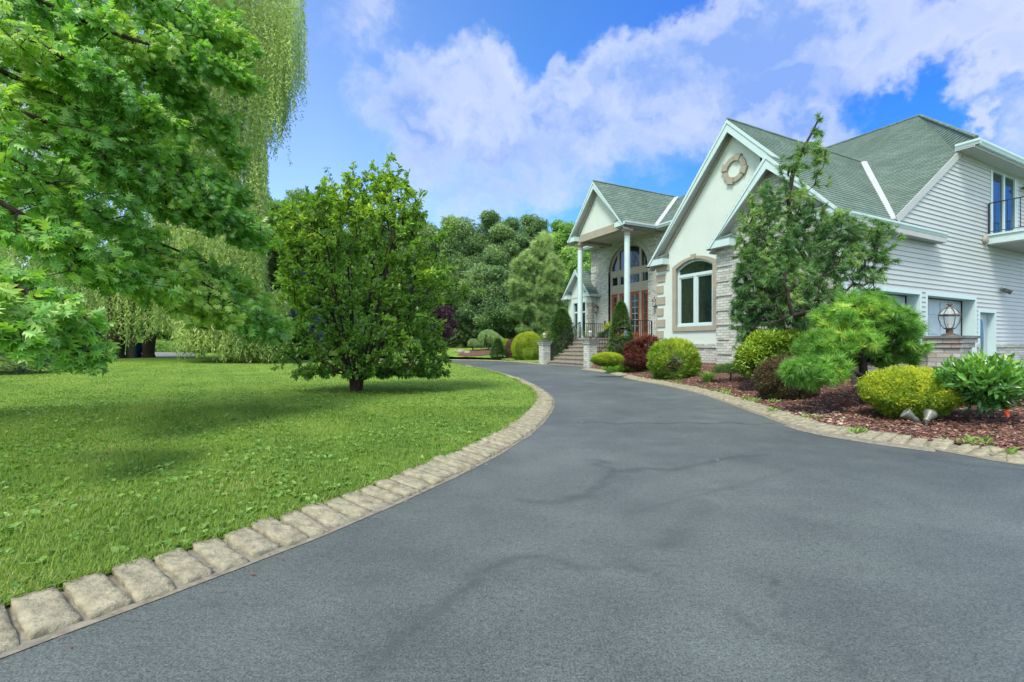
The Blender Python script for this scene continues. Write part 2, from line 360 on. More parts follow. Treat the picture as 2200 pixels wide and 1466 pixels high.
bump(nt, b, noise(nt, 55, 5, 0.7), 1.0, 0.03); M['lawn'] = m
M['grass'] = leafmat('grass_blade', [(0, (0.0705, 0.1419, 0.03148)), (0.45, (0.1674, 0.277, 0.05399)), (0.8, (0.2643, 0.3716, 0.07648)), (1, (0.4582, 0.3648, 0.18))], 0.35, 0.55, 0.25)
M['weed'] = leafmat('broad_weed_leaf', [(0, (0.0864, 0.2003, 0.03645)), (0.6, (0.1815, 0.3362, 0.06682)), (1, (0.2938, 0.4293, 0.1033))], 0.3, 0.45, 0.35)
M['oak'] = leafmat('oak_leaf', [(0, (0.0966, 0.2681, 0.04606)), (0.45, (0.2092, 0.4689, 0.07328)), (0.8, (0.3863, 0.55, 0.08376)), (1, (0.3871, 0.55, 0.1256))], 0.42, 0.42, 0.85)
M['willow'] = leafmat('willow_leaf', [(0, (0.1607, 0.2681, 0.07964)), (0.5, (0.335, 0.4436, 0.1531)), (1, (0.5893, 0.66, 0.2912))], 0.35, 0.5, 0.3)
M['magnolia'] = leafmat('magnolia_leaf', [(0, (0.07478, 0.171, 0.03648)), (0.5, (0.1469, 0.2915, 0.04744)), (0.85, (0.2671, 0.4323, 0.05473)), (1, (0.5075, 0.6432, 0.0821))], 0.34, 0.4, 0.4)
M['forest'] = leafmat('forest_leaf', [(0, (0.09586, 0.1801, 0.1027)), (0.5, (0.198, 0.3203, 0.1455)), (1, (0.3832, 0.5004, 0.214))], 0.3, 0.55, 0.25)  # distance haze is put into these leaf colours: paler, cooler green
M['forest_bright'] = leafmat('bright_forest_leaf', [(0, (0.1278, 0.2503, 0.0942)), (0.5, (0.2556, 0.4378, 0.137)), (1, (0.4472, 0.6508, 0.1926))], 0.32, 0.55, 0.25)  # brighter leaf colour of some trees and the roadside bushes
M['hemlock'] = leafmat('dark_needles', [(0, (0.05458, 0.1055, 0.04905)), (0.5, (0.1092, 0.1858, 0.083)), (1, (0.2124, 0.2955, 0.1207))], 0.15, 0.6, 0.25)
M['bluespruce'] = leafmat('blue_needles', [(0, (0.07425, 0.1215, 0.1418)), (0.5, (0.1418, 0.2093, 0.243)), (1, (0.2565, 0.3375, 0.3645))], 0.12, 0.6, 0.25, (1.215, 1.485, 1.485))
M['pine'] = leafmat('pine_needles', [(0, (0.05054, 0.133, 0.04821)), (0.5, (0.1095, 0.2346, 0.07713)), (0.85, (0.1938, 0.3518, 0.09962)), (1, (0.337, 0.469, 0.1447))], 0.25, 0.5, 0.3)
M['pine_bright'] = leafmat('young_pine_needles', [(0, (0.06739, 0.1893, 0.03827)), (0.5, (0.1573, 0.3539, 0.06379)), (0.85, (0.292, 0.5266, 0.0893)), (1, (0.5391, 0.6583, 0.1149))], 0.3, 0.5, 0.3)
M['palepine'] = leafmat('pale_pine_needles', [(0, (0.1358, 0.2387, 0.09515)), (0.5, (0.2596, 0.3938, 0.1522)), (1, (0.4202, 0.5606, 0.2324))], 0.22, 0.6, 0.2)
M['golden'] = leafmat('golden_foliage', [(0, (0.0675, 0.1485, 0.0162)), (0.4, (0.189, 0.2903, 0.0243)), (0.8, (0.3915, 0.4725, 0.0324)), (1, (0.567, 0.594, 0.054))], 0.25, 0.55, 0.25)
M['greenglobe'] = leafmat('globe_foliage', [(0, (0.06048, 0.136, 0.01944)), (0.45, (0.1469, 0.2647, 0.02916)), (0.85, (0.3283, 0.4436, 0.03645)), (1, (0.5184, 0.5724, 0.0486))], 0.25, 0.55, 0.25)
M['laurel'] = leafmat('laurel_leaf', [(0, (0.03802, 0.1288, 0.02916)), (0.5, (0.07776, 0.2147, 0.04374)), (0.9, (0.1642, 0.3721, 0.06075)), (1, (0.2765, 0.4865, 0.0729))], 0.22, 0.25, 0.6)
M['rhodo'] = leafmat('rhododendron_leaf', [(0, (0.05184, 0.1145, 0.02187)), (0.5, (0.1297, 0.2362, 0.03159)), (0.85, (0.311, 0.4436, 0.04253)), (1, (0.4838, 0.5724, 0.06075))], 0.25, 0.4, 0.4)
M['yew'] = leafmat('yew_needles', [(0, (0.02765, 0.07441, 0.01944)), (0.5, (0.05875, 0.1374, 0.03159)), (1, (0.1297, 0.2362, 0.04374))], 0.15, 0.5, 0.3)
M['barberry'] = leafmat('purple_leaf', [(0, (0.050, 0.018, 0.028)), (0.5, (0.105, 0.036, 0.048)), (1, (0.19, 0.075, 0.085))], 0.2, 0.5, 0.3, (1.2, 0.7, 0.7))
M['maple'] = leafmat('red_maple_leaf', [(0, (0.036, 0.0144, 0.0126)), (0.5, (0.1, 0.027, 0.0198)), (0.85, (0.192, 0.0522, 0.027)), (1, (0.112, 0.0945, 0.036))], 0.28, 0.5, 0.3, (1.04, 0.63, 0.45))
M['coppery'] = leafmat('coppery_leaf', [(0, (0.035, 0.040, 0.020)), (0.5, (0.085, 0.075, 0.036)), (1, (0.17, 0.11, 0.055))], 0.2, 0.5, 0.3)
M['purple'] = leafmat('plum_leaf', [(0, (0.055, 0.030, 0.050)), (0.5, (0.115, 0.060, 0.090)), (1, (0.20, 0.115, 0.15))], 0.2, 0.5, 0.3, (1.2, 0.7, 0.9))
# ================================================================== THE HOUSE (u along the facade, w into the house, z from eye level)
GR = -0.87                                           # ground in house z
house = thing('brick_house', H(11, 13, GR), 'large house of pale brick and stucco with steep green gables beside the drive', 'house')

def strips(mb, poly, course, thick, inset=0.0):
    """courses (shingles, lap siding) over a convex planar polygon: each strip tilts out to `thick` at its lower edge"""
    poly = [np.asarray(p, float) for p in poly]
    n = nrm(np.cross(poly[1] - poly[0], poly[2] - poly[0]))
    hz = np.array([0, 0, 1.0])
    if n[2] < -0.01 or (abs(n[2]) < 0.1 and n @ UD > 0): n = -n
    t = nrm(np.cross(hz, n)); s = np.cross(n, t)
    if s[2] < 0: s = -s
    o = poly[0]; q = [((p - o) @ t, p @ s) for p in poly]
    lo = min(b for a, b in q); hi = max(b for a, b in q); k = math.floor(lo / course + 1e-6)
    def clip(pl, val, keep_above):
        out = []
        for i in range(len(pl)):
            a, b = pl[i], pl[(i + 1) % len(pl)]
            ia = (a[1] >= val) == keep_above; ib = (b[1] >= val) == keep_above
            if ia: out.append(a)
            if ia != ib:
                f = (val - a[1]) / (b[1] - a[1]); out.append((a[0] + f * (b[0] - a[0]), val))
        return out
    so_ = o @ s
    while k * course < hi - 1e-6:
        s0, s1 = k * course, (k + 1) * course; k += 1
        c = clip(clip(q, s0, True), s1, False)
        if len(c) < 3: continue
        def w3(a, b, h): return o + t * a + s * (b - so_) + n * h
        V = [w3(a, b, thick * (s1 - b) / course + inset) for a, b in c]
        mb.poly(V)
        low = [p for p in c if abs(p[1] - s0) < 1e-6]
        if len(low) >= 2:
            a0, a1 = min(p[0] for p in low), max(p[0] for p in low)
            mb.poly([w3(a0, s0, thick + inset), w3(a0, s0, inset), w3(a1, s0, inset), w3(a1, s0, thick + inset)])
def grid_wall(mb, u0, u1, z0, z1, holes, pt):
    us = sorted({u0, u1, *[x for h in holes for x in h[:2]]}); zs = sorted({z0, z1, *[x for h in holes for x in h[2:]]})
    for i in range(len(us) - 1):
        for j in range(len(zs) - 1):
            cu, cz = (us[i] + us[i + 1]) / 2, (zs[j] + zs[j + 1]) / 2
            if any(h[0] < cu < h[1] and h[2] < cz < h[3] for h in holes): continue
            mb.poly([pt(us[i + 1], zs[j]), pt(us[i], zs[j]), pt(us[i], zs[j + 1]), pt(us[i + 1], zs[j + 1])])
def line_z(p0, p1, u): return p0[1] + (p1[1] - p0[1]) * (u - p0[0]) / (p1[0] - p0[0])

def gable_trim(name_prefix, ul, ur, uc, ze, za, wf, ww, bh=0.30, ret=0.72, right=True, left=True, frieze=None):
    """bargeboards, raking soffit, eave returns of a front gable; ul > ur because u grows to the left"""
    for side, ut in ((1, ul), (-1, ur)):
        if side == 1 and not left or side == -1 and not right: continue
        sl_ = (ze - za) / (ut - uc); zz = lambda u: za + sl_ * (u - uc)
        fb = MB(); fb.uz([(ut, ze), (uc, za), (uc, za - bh * 1.15), (ut - side * (bh * 0.15), ze)], wf, wf + 0.045)
        fb.uz([(ut + side * 0.03, ze), (uc, za + 0.03), (uc, za - 0.085), (ut - side * 0.06, ze)], wf - 0.022, wf)
        f = fb.build('bargeboard', M['trim'], house)
        sf = MB(); sf.uz([(uc, za - 0.16), (ut, ze - 0.10), (ut, ze - 0.14), (uc, za - 0.20)], wf + 0.046, ww + 0.02); sf.build('rake_soffit', M['soffit'], f)
        u1 = ut - side * ret
        rt = MB(); rt.uz([(ut - side * 0.02, ze), (ut - side * 0.20, ze + 0.23), (u1, ze + 0.23), (u1, ze)], wf + 0.004, ww + 0.01); rt.build('eave_return', M['trim'], f)
        cap = MB(); a, b2 = ut - side * 0.24, u1 - side * 0.015
        cap.add([H(a, wf - .015, ze + .231), H(b2, wf - .015, ze + .231), H(b2, ww, ze + .231), H(a - side * .1, ww, ze + .231), H(a, wf - .015, ze + .25), H(b2, wf - .015, ze + .25), H(b2, ww, ze + .42), H(a - side * .1, ww, ze + .42)],
                [(3, 2, 1, 0), (4, 5, 6, 7), (0, 1, 5, 4), (1, 2, 6, 5), (2, 3, 7, 6), (3, 0, 4, 7)]); cap.build('return_cap', M['shingle'], f)
        if frieze:
            fr = MB(); e = ut - side * 0.15; fr.uz([(uc, za - 0.20), (e, zz(e) - 0.20), (e, zz(e) - 0.36), (uc, za - 0.36)], ww - 0.04, ww); fr.build('frieze_board', frieze, f)
def roof(polys, name='roof', course=0.15, thick=0.012, edge=None):
    mb = MB()
    for p in polys: strips(mb, p, course, thick)
    r = mb.build(name, M['shingle'], house)
    return r
def gutter(p0, p1, name='gutter', hgt=0.13, dep=0.12, out=None, parent=None):
    p0 = np.asarray(p0, float); p1 = np.asarray(p1, float); o = np.asarray(out, float); z = np.array([0, 0, 1.0])
    prof = [(0, 0), (dep * 0.65, 0.0), (dep * 0.8, hgt * 0.35), (dep, hgt * 0.62), (dep, hgt), (dep - 0.012, hgt), (dep - 0.014, hgt * 0.66), (0.01, hgt * 0.2), (0, hgt)]
    mb = MB(); mb.prism([p0 + o * a + z * b for a, b in prof], p1 - p0); return mb.build(name, M['trim'], parent or house)

# ---------------------------------------------------------------- stucco gable wing
WS, WSE = 12.8, 12.5
wl, wr = 13.06, 9.89
apS = (9.88, 6.80); tipL = (13.24, 2.86)
mb = MB()
holes = [(10.62, 12.15, 0.64, 3.0)]
zt = 2.60
grid_wall(mb, wr, wl, 0.05, 3.0, holes, lambda u, z: H(u, WS, z))
cu, hw = 11.385, 0.765
def arch_z(u, zs, rise, half): return zs + rise * (1 - ((u - cu) / half) ** 2)
# spandrel over the segmental window head
NA = 14
for i in range(NA):
    a = cu - hw + 2 * hw * i / NA; b2 = cu - hw + 2 * hw * (i + 1) / NA
    mb.poly([H(b2, WS, arch_z(b2, 2.62, 0.26, hw)), H(a, WS, arch_z(a, 2.62, 0.26, hw)), H(a, WS, 3.0), H(b2, WS, 3.0)])
up = [(wl, 3.0), (9.0, 3.0), (9.0, line_z(apS, (6.2, 2.98), 9.0)), apS, (wl, line_z(apS, tipL, wl))]
mb.poly([H(u, WS, z) for u, z in reversed(up)])
mb.poly([H(wl, WS, GR), H(wl, WS + 7.0, GR), H(wl, WS + 7.0, 3.0), H(wl, WS, 3.0)])
mb.build('stucco_wall', M['stucco'], house)
mb = MB(); mb.hbox(wr, wl + 0.03, WS - 0.03, WS + 0.1, GR - 0.1, -0.075); base_wall = mb.build('brick_base', M['brick'], house)
mb = MB()
nb = 40
for i in range(nb):
    u0 = wr + (wl + 0.05 - wr) * i / nb; mb.hbox(u0 + 0.004, u0 + (wl + 0.05 - wr) / nb - 0.004, WS - 0.065 - 0.004 * (i % 3), WS + 0.08, -0.074, 0.052)
mb.build('sill_course', M['brick'], base_wall)
gable_trim('stucco', 13.24, 6.35, 9.88, 2.86, 6.80, WSE, WS, right=False, frieze=M['tan'])
fb = MB(); fb.uz([(9.88, 6.80), (7.9, 4.745), (7.9, 4.40), (9.88, 6.45)], WSE, WSE + 0.045)
fb.uz([(9.88, 6.83), (7.9, 4.775), (7.9, 4.66), (9.88, 6.715)], WSE - 0.022, WSE)
fb.build('bargeboard', M['trim'], house)
fb = MB(); fb.uz([(9.88, 6.64), (8.0, 4.69), (8.0, 4.65), (9.88, 6.60)], WSE + 0.046, WS + 0.02); fb.build('rake_soffit', M['soffit'], house)
# quoins down the left corner
mb = MB(); z = 2.55; i = 0
while z > 0.05:
    wq = 0.50 if i % 2 == 0 else 0.42
    mb.hbox(wl - wq + 0.12, wl + 0.035, WS - 0.035, WS + 0.25, z - 0.27, z); z -= 0.405; i += 1
mb.hbox(wl - 0.58, wl + 0.035, WS - 0.035, WS + 0.2, 2.66, 2.86)
mb.build('quoin', M['tan'], house)

def arched_window(u0, u1, z0, zs, rise, w, trim_w, name='window', mull=True):
    c_, h_ = (u0 + u1) / 2, (u1 - u0) / 2
    def az(u, off=0.0, hh=None): hh = hh or h_; return zs + off + rise * (1 - ((u - c_) / hh) ** 2)
    tr_ = MB(); n = 16
    H2 = h_ + trim_w
    outer = [(c_ + H2 - 2 * H2 * i / n, az(c_ + H2 - 2 * H2 * i / n, trim_w * 0.55, H2)) for i in range(n + 1)]
    inner = [(c_ + h_ - 2 * h_ * i / n, az(c_ + h_ - 2 * h_ * i / n)) for i in range(n + 1)]
    for i in range(n): tr_.uz([outer[i], inner[i], inner[i + 1], outer[i + 1]], w - 0.05, w + 0.10)
    for s in (1, -1):
        q = [(c_ + s * H2, z0 - trim_w), (c_ + s * H2, az(c_ + s * H2, trim_w * 0.55, H2)), (c_ + s * h_, zs), (c_ + s * h_, z0)]
        tr_.uz(q[::s], w - 0.05, w + 0.10)
    tr_.uz([(c_ + H2, z0 - trim_w), (c_ + h_, z0), (c_ - h_, z0), (c_ - H2, z0 - trim_w)], w - 0.05, w + 0.10)
    tr_.uz([(c_ + 0.10, az(c_) + trim_w * 0.95), (c_ + 0.065, az(c_) - 0.02), (c_ - 0.065, az(c_) - 0.02), (c_ - 0.10, az(c_) + trim_w * 0.95)], w - 0.085, w - 0.051)
    win = tr_.build(name, M['tan'], house)
    fr = MB(); fw = 0.075; wi0, wi1 = w + 0.055, w + 0.12
    q2 = [(c_ + (h_ - fw) - 2 * (h_ - fw) * i / n, az(c_ + (h_ - fw) - 2 * (h_ - fw) * i / n, -fw)) for i in range(n + 1)]
    for i in range(n): fr.uz([inner[i], q2[i], q2[i + 1], inner[i + 1]], wi0, wi1)
    for s in (1, -1): fr.uz([(c_ + s * h_, z0), (c_ + s * h_, zs), (c_ + s * (h_ - fw), zs - fw), (c_ + s * (h_ - fw), z0)][::s], wi0, wi1)
    fr.uz([(c_ + h_, z0), (c_ - h_, z0), (c_ - h_, z0 + 0.07), (c_ + h_, z0 + 0.07)][::-1], wi0 - 0.03, wi1)
    zt_ = zs - 0.30
    fr.uz([(c_ + h_ - fw, zt_), (c_ - h_ + fw, zt_), (c_ - h_ + fw, zt_ + 0.10), (c_ + h_ - fw, zt_ + 0.10)][::-1], wi0 - 0.012, wi1 + 0.01)
    fr.uz([(c_ + 0.05, z0 + 0.07), (c_ - 0.05, z0 + 0.07), (c_ - 0.05, zt_), (c_ + 0.05, zt_)][::-1], wi0 - 0.006, wi1)
    for s in (1, -1):      # casement stiles
        a, b2 = c_ + s * 0.05, c_ + s * (h_ - fw)
        for uu in (a, b2 - s * 0.045):
            fr.uz([(uu, z0 + 0.07), (uu + s * 0.045, z0 + 0.07), (uu + s * 0.045, zt_), (uu, zt_)][::-s], wi0 + 0.012, wi1 - 0.005)
        for zz_ in (z0 + 0.07, zt_ - 0.045):
            fr.uz([(a + s * 0.045, zz_), (b2 - s * 0.045, zz_), (b2 - s * 0.045, zz_ + 0.045), (a + s * 0.045, zz_ + 0.045)][::-s], wi0 + 0.014, wi1 - 0.006)
    fr.build('window_frame', M['trim'], win)
    gl = MB(); gw = w + 0.10
    gl.poly([H(u, gw, z) for u, z in [(c_ + h_ - 0.02, z0), (c_ - h_ + 0.02, z0)] + [(u, z) for u, z in inner[::-1]]][::1])
    gl.build('window_glass', M['glass'], win)
    bk = MB(); bk.hbox(c_ - h_, c_ + h_, w + 0.5, w + 0.55, z0 - 0.1, az(c_) + 0.1); bk.build('dark_backing', M['shadowgap'], win)  # near-black sheet, the darkness of the room put into its colour
    return win
arched_window(10.62, 12.15, 0.64, 2.62, 0.26, WS, 0.16)
# round gable ornament with four keys
mb = MB(); cu_, cz_ = 9.83, 5.36
for k in range(40):
    a0, a1 = 2 * math.pi * k / 40, 2 * math.pi * (k + 1) / 40
    if k % 10 == 9: a1 -= 0.03
    mb.uz([(cu_ + r * math.cos(a), cz_ + r * math.sin(a)) for r, a in ((0.25, a1), (0.40, a1), (0.40, a0), (0.25, a0))][::-1], WS - 0.06, WS)
for k in range(4):
    a = 0.35 + k * math.pi / 2; d = np.array([math.cos(a), math.sin(a)]); e = np.array([-d[1], d[0]])
    q = [np.array([cu_, cz_]) + d * r + e * s for r, s in ((0.24, -0.07), (0.445, -0.12), (0.445, 0.12), (0.24, 0.07))]
    mb.uz([tuple(x) for x in q], WS - 0.085, WS)
mb.build('round_ornament', M['tan'], house)

# ---------------------------------------------------------------- brick gable wing
WB, WBE = 12.1, 11.8
bl, brr = 9.89, 6.38
apB = (8.13, 4.98)
mb = MB()
grid_wall(mb, brr, bl, GR - 0.2, 2.86, [(7.51, 8.74, 0.86, 2.30)], lambda u, z: H(u, WB, z))
mb.poly([H(u, WB, z) for u, z in ((bl, 2.86), (apB[0], apB[1] - 0.06), (brr, 2.86))][::-1])
mb.poly([H(bl, WB, GR - 0.2), H(bl, WS, GR - 0.2), H(bl, WS, 3.0), H(bl, WB, 3.0)])
bw = mb.build('brick_wall', M['brick'], house)
mb = MB(); z = 2.66; i = 0
while z > GR:
    wq = 0.50 if i % 2 == 0 else 0.40
    mb.hbox(bl - wq, bl + 0.028, WB - 0.028, WB + 0.22, z - 0.345, z); z -= 0.43; i += 1
mb.hbox(bl - 0.55, bl + 0.03, WB - 0.03, WB + 0.3, 2.68, 2.86)
mb.build('brick_quoin', M['brick'], bw)
mb = MB()
for i in range(26): mb.hbox(7.36 + i * 0.058 + 0.003, 7.36 + (i + 1) * 0.058 - 0.003, WB - 0.075, WB + 0.1, 0.70, 0.86)
win = mb.build('window', M['brick'], house)
mb = MB()
for a, b2, c_, d_ in ((7.51, 8.74, 0.86, 0.93), (7.51, 8.74, 2.23, 2.30), (7.51, 7.58, 0.93, 2.23), (8.67, 8.74, 0.93, 2.23), (8.08, 8.17, 0.93, 2.23)): mb.hbox(a, b2, WB + 0.06, WB + 0.13, c_, d_)
mb.build('window_frame', M['trim'], win)
mb = MB(); mb.hbox(7.52, 8.73, WB + 0.10, WB + 0.12, 0.88, 2.28); mb.build('window_glass', M['glass'], win)
gable_trim('brick', 9.99, 6.27, 8.13, 2.86, 5.0, WBE, WB, right=False); gable_trim('brick', 9.99, 6.22, 8.13, 3.01, 5.0, WBE, WB, left=False)

# ---------------------------------------------------------------- siding wall of the garage wing
UG = 6.38
sw = MB()
def sid(pts): strips(sw, [H(UG, w, z) for w, z in pts], 0.128, 0.022, 0.0)
def sidr(w0, w1, z0, z1): sid([(w0, z0), (w1, z0), (w1, z1), (w0, z1)])
o1 = (12.72, 15.64); o2 = (16.06, 19.0); dr = (19.33, 20.40); bd = (20.2, 22.1)
sidr(12.1, 27, 1.44, 2.98)
for a, b2 in ((12.1, o1[0] - 0.09), (o1[1] + 0.09, o2[0] - 0.09), (o2[1] + 0.09, dr[0] - 0.09), (dr[1] + 0.09, 27)): sidr(a, b2, 0.02, 1.44)
sidr(dr[0] - 0.09, dr[1] + 0.09, 1.10, 1.44)
sid([(13.95, 2.98), (20.1, 2.98), (20.1, 5.70), (18.20, 5.70)])
sidr(20.1, 22.2, 2.98, 3.40); sidr(20.1, 22.2, 5.52, 5.70); sidr(22.2, 27, 2.98, 5.70)
sd = sw.build('siding_wall', M['siding'], house)
for a, b2 in ((12.1, o1[0] - .09), (o1[1] + .09, o2[0] - .09), (o2[1] + .09, dr[0] - 0.09), (dr[1] + 0.09, 27)):
    mb = MB(); mb.hbox(UG - 0.03, UG + 0.1, a, b2, GR - 0.1, -0.055); bs = mb.build('brick_base', M['brick'], house); mb = MB()
    n = max(1, int((b2 - a) / 0.075))
    for i in range(n): mb.hbox(UG - 0.07 - 0.003 * (i % 2), UG + 0.05, a + (b2 - a) * i / n + 0.003, a + (b2 - a) * (i + 1) / n - 0.003, -0.054, 0.055)
    mb.build('sill_course', M['brick'], bs)
mb = MB(); mb.hbox(UG - 0.02, UG + 0.1, 12.08, 12.20, GR, 2.95); mb.build('corner_board', M['trim'], house)

def garage_door(w0, w1, zt_):
    mb = MB(); t = 0.09; d = 0.36
    mb.hbox(UG - 0.03, UG + d, w0 - t, w0, GR, zt_ + t); mb.hbox(UG - 0.03, UG + d, w1, w1 + t, GR, zt_ + t); mb.hbox(UG - 0.03, UG + d, w0, w1, zt_, zt_ + t)
    fr = mb.build('garage_door', M['trim'], house)
    dp = MB(); dp.hbox(UG + d - 0.06, UG + d, w0, w1, GR, zt_)
    for k in range(4):
        z0 = GR + (zt_ - GR) * k / 4
        for j in range(4):
            a = w0 + (w1 - w0) * j / 4
            dp.hbox(UG + d - 0.075, UG + d - 0.0601, a + 0.09, a + (w1 - w0) / 4 - 0.09, z0 + 0.09, z0 + (zt_ - GR) / 4 - 0.09)
        dp.hbox(UG + d - 0.068, UG + d - 0.0602, w0, w1, z0 + 0.012, z0 + 0.03)
    dp.build('door_panel', M['door_white'], fr)
    st = MB(); st.hbox(UG + d - 0.085, UG + d - 0.055, w0 + 0.001, w0 + 0.03, GR, zt_); st.hbox(UG + d - 0.085, UG + d - 0.055, w1 - 0.03, w1 - 0.001, GR, zt_); st.hbox(UG + d - 0.085, UG + d - 0.055, w0 + 0.03, w1 - 0.03, zt_ - 0.03, zt_ - 0.001)
    st.build('gap_strip', M['shadowgap'], fr)  # near-black strips, shade of the door gap put into the colour
garage_door(*o1, 1.36); garage_door(*o2, 1.36)
mb = MB(); mb.hbox(UG - 0.03, UG + 0.22, dr[0] - 0.09, dr[0], GR, 1.10); mb.hbox(UG - 0.03, UG + 0.22, dr[1], dr[1] + 0.09, GR, 1.10); mb.hbox(UG - 0.03, UG + 0.22, dr[0], dr[1], 1.01, 1.10)
sdoor = mb.build('side_door', M['trim'], house)
mb = MB(); mb.hbox(UG + 0.15, UG + 0.20, dr[0], dr[1], GR, 1.01)
mb.hbox(UG + 0.138, UG + 0.1499, dr[0] + 0.13, dr[1] - 0.13, GR + 0.15, GR + 0.55); mb.build('door_leaf', M['door_white'], sdoor)
mb = MB(); wc = (dr[0] + dr[1]) / 2
ell = [(wc + 0.21 * math.cos(a), 0.22 + 0.66 * math.sin(a)) for a in np.linspace(0, 2 * math.pi, 29)[:-1]]
mb.wz(ell, UG + 0.125, UG + 0.149); mb.build('oval_rim', M['trim'], sdoor)
mb = MB(); mb.wz([(wc + 0.16 * math.cos(a), 0.22 + 0.60 * math.sin(a)) for a in np.linspace(0, 2 * math.pi, 29)[:-1]], UG + 0.115, UG + 0.124); mb.build('oval_glass', M['doorglass'], sdoor)
mb = MB(); mb.lathe(H(UG + 0.14, dr[0] + 0.09, -0.02), [(0.012, 0), (0.012, 0.04), (0.03, 0.05), (0.03, 0.08), (0.01, 0.09)], 10, -UD); mb.build('door_knob', M['lampmetal'], sdoor)
# balcony and its sliding door
mb = MB(); mb.hbox(UG - 0.025, UG + 0.08, bd[0] - 0.09, bd[0] - 0.001, 3.40, 5.52); mb.hbox(UG - 0.025, UG + 0.08, bd[1] + 0.001, bd[1] + 0.09, 3.40, 5.52); mb.hbox(UG - 0.03, UG + 0.08, bd[0], bd[1], 5.45, 5.52)
for a, b2 in ((bd[0], bd[0] + 0.10), (21.09, 21.21), (bd[1] - 0.1, bd[1])): mb.hbox(UG - 0.015, UG + 0.06, a, b2, 3.5, 5.45)
mb.hbox(UG - 0.014, UG + 0.06, bd[0], bd[1], 3.40, 3.5)
bdoor = mb.build('balcony_door', M['trim'], house)
mb = MB(); mb.hbox(UG + 0.03, UG + 0.05, bd[0] + 0.1, bd[1] - 0.1, 3.5, 5.45); mb.build('door_glass', M['slider_glass'], bdoor)
mb = MB(); mb.hbox(5.05, UG - 0.03, 19.86, 23.4, 3.12, 3.36); mb.hbox(5.01, UG - 0.03, 19.82, 23.44, 3.361, 3.42)
bal = mb.build('balcony', M['trim'], house)
mb = MB(); mb.hbox(5.07, UG - 0.04, 19.9, 23.36, 3.085, 3.119); mb.build('balcony_soffit', M['soffit'], bal)
def rail_run(p0, p1, zr, zb, n, name='railing', parent=None, r=0.009, post=(True, True), rr=0.02):
    p0 = np.asarray(p0, float); p1 = np.asarray(p1, float); z = np.array([0, 0, 1.0]); mb = MB()
    d = nrm(p1 - p0); hd = nrm(np.array([d[0], d[1], 0])); sd_ = np.array([-hd[1], hd[0], 0])
    for zz_, hh, ww_ in ((zr, 0.022, 0.022), (zb, 0.015, 0.013)):
        c = [p0 + z * (zz_ - hh) + sd_ * ww_, p0 + z * (zz_ - hh) - sd_ * ww_, p0 + z * (zz_ + hh * .3) - sd_ * ww_, p0 + z * (zz_ + hh * .3) + sd_ * ww_]
        mb.prism(c, p1 - p0)
    for i in range(n + 1):
        p = p0 + (p1 - p0) * i / n; end = (i == 0 and post[0]) or (i == n and post[1])
        w_ = rr if end else r
        mb.box(p + z * (0.0 if end else zb), (w_ * 2, w_ * 2, zr - 0.012 - (0.0 if end else zb)), hd, sd_)
    return mb.build(name, M['iron'], parent) if parent else mb.build(name, M['iron'], origin=(p0 + p1) / 2)
rail_run(H(UG - 0.05, 19.9, 3.42), H(5.09, 19.9, 3.42), 0.96, 0.08, 9, 'railing', bal)
rail_run(H(5.09, 19.9, 3.42), H(5.09, 23.36, 3.42), 0.96, 0.08, 24, 'railing', bal)
rail_run(H(UG - 0.05, 23.36, 3.42), H(5.09, 23.36, 3.42), 0.96, 0.08, 9, 'railing', bal)
# security flood light, small wall vent and conduit box
def floodlight(w, z):
    mb = MB(); mb.hbox(UG - 0.07, UG - 0.016, w - 0.07, w + 0.07, z - 0.06, z + 0.08); fl = mb.build('flood_light', M['trim'], house)
    mb = MB()
    for s, dz in ((-0.10, -0.02), (0.14, -0.05)):
        c = H(UG - 0.10, w + s, z + dz); ax = nrm(-UD * 0.8 + VD * s * 2.2 + np.array([0, 0, -0.55]))
        mb.lathe(c - ax * 0.06, [(0.02, 0), (0.045, 0.02), (0.055, 0.10), (0.075, 0.17), (0.07, 0.175)], 12, ax)
        mb.tube([H(UG - 0.06, w + s * 0.2, z), H(UG - 0.09, w + s * 0.7, z + 0.03), c - ax * 0.05], 0.012, 6)
    mb.build('lamp_head', M['bronze'], fl)
floodlight(20.95, 1.78); floodlight(22.6, 5.25)
mb = MB(); mb.lathe(H(UG - 0.01, 19.62, 3.22), [(0.11, 0), (0.13, 0.03), (0.11, 0.09), (0.03, 0.11)], 12, -UD); mb.build('wall_vent', M['tan'], house)
# down pipe at the corner
mb = MB(); mb.hbox(UG - 0.075, UG - 0.02, 12.50, 12.60, GR + 0.1, 2.72); mb.tube([H(UG - 0.05, 12.55, 2.72), H(UG - 0.12, 12.5, 2.82), H(UG - 0.22, 12.45, 2.98)], 0.04, 8); mb.build('downspout', M['trim'], house)
gutter(H(6.22, 11.86, 2.93), H(6.22, 16.56, 2.93), out=-UD)
mb = MB(); mb.uz([(6.22, 2.80), (6.36, 2.80), (6.36, 2.93), (6.22, 2.93)][::-1], 12.12, 16.55); mb.hbox(6.10, 6.22, 12.12, 16.5, 2.78, 2.925); mb.build('soffit', M['soffit'], house)

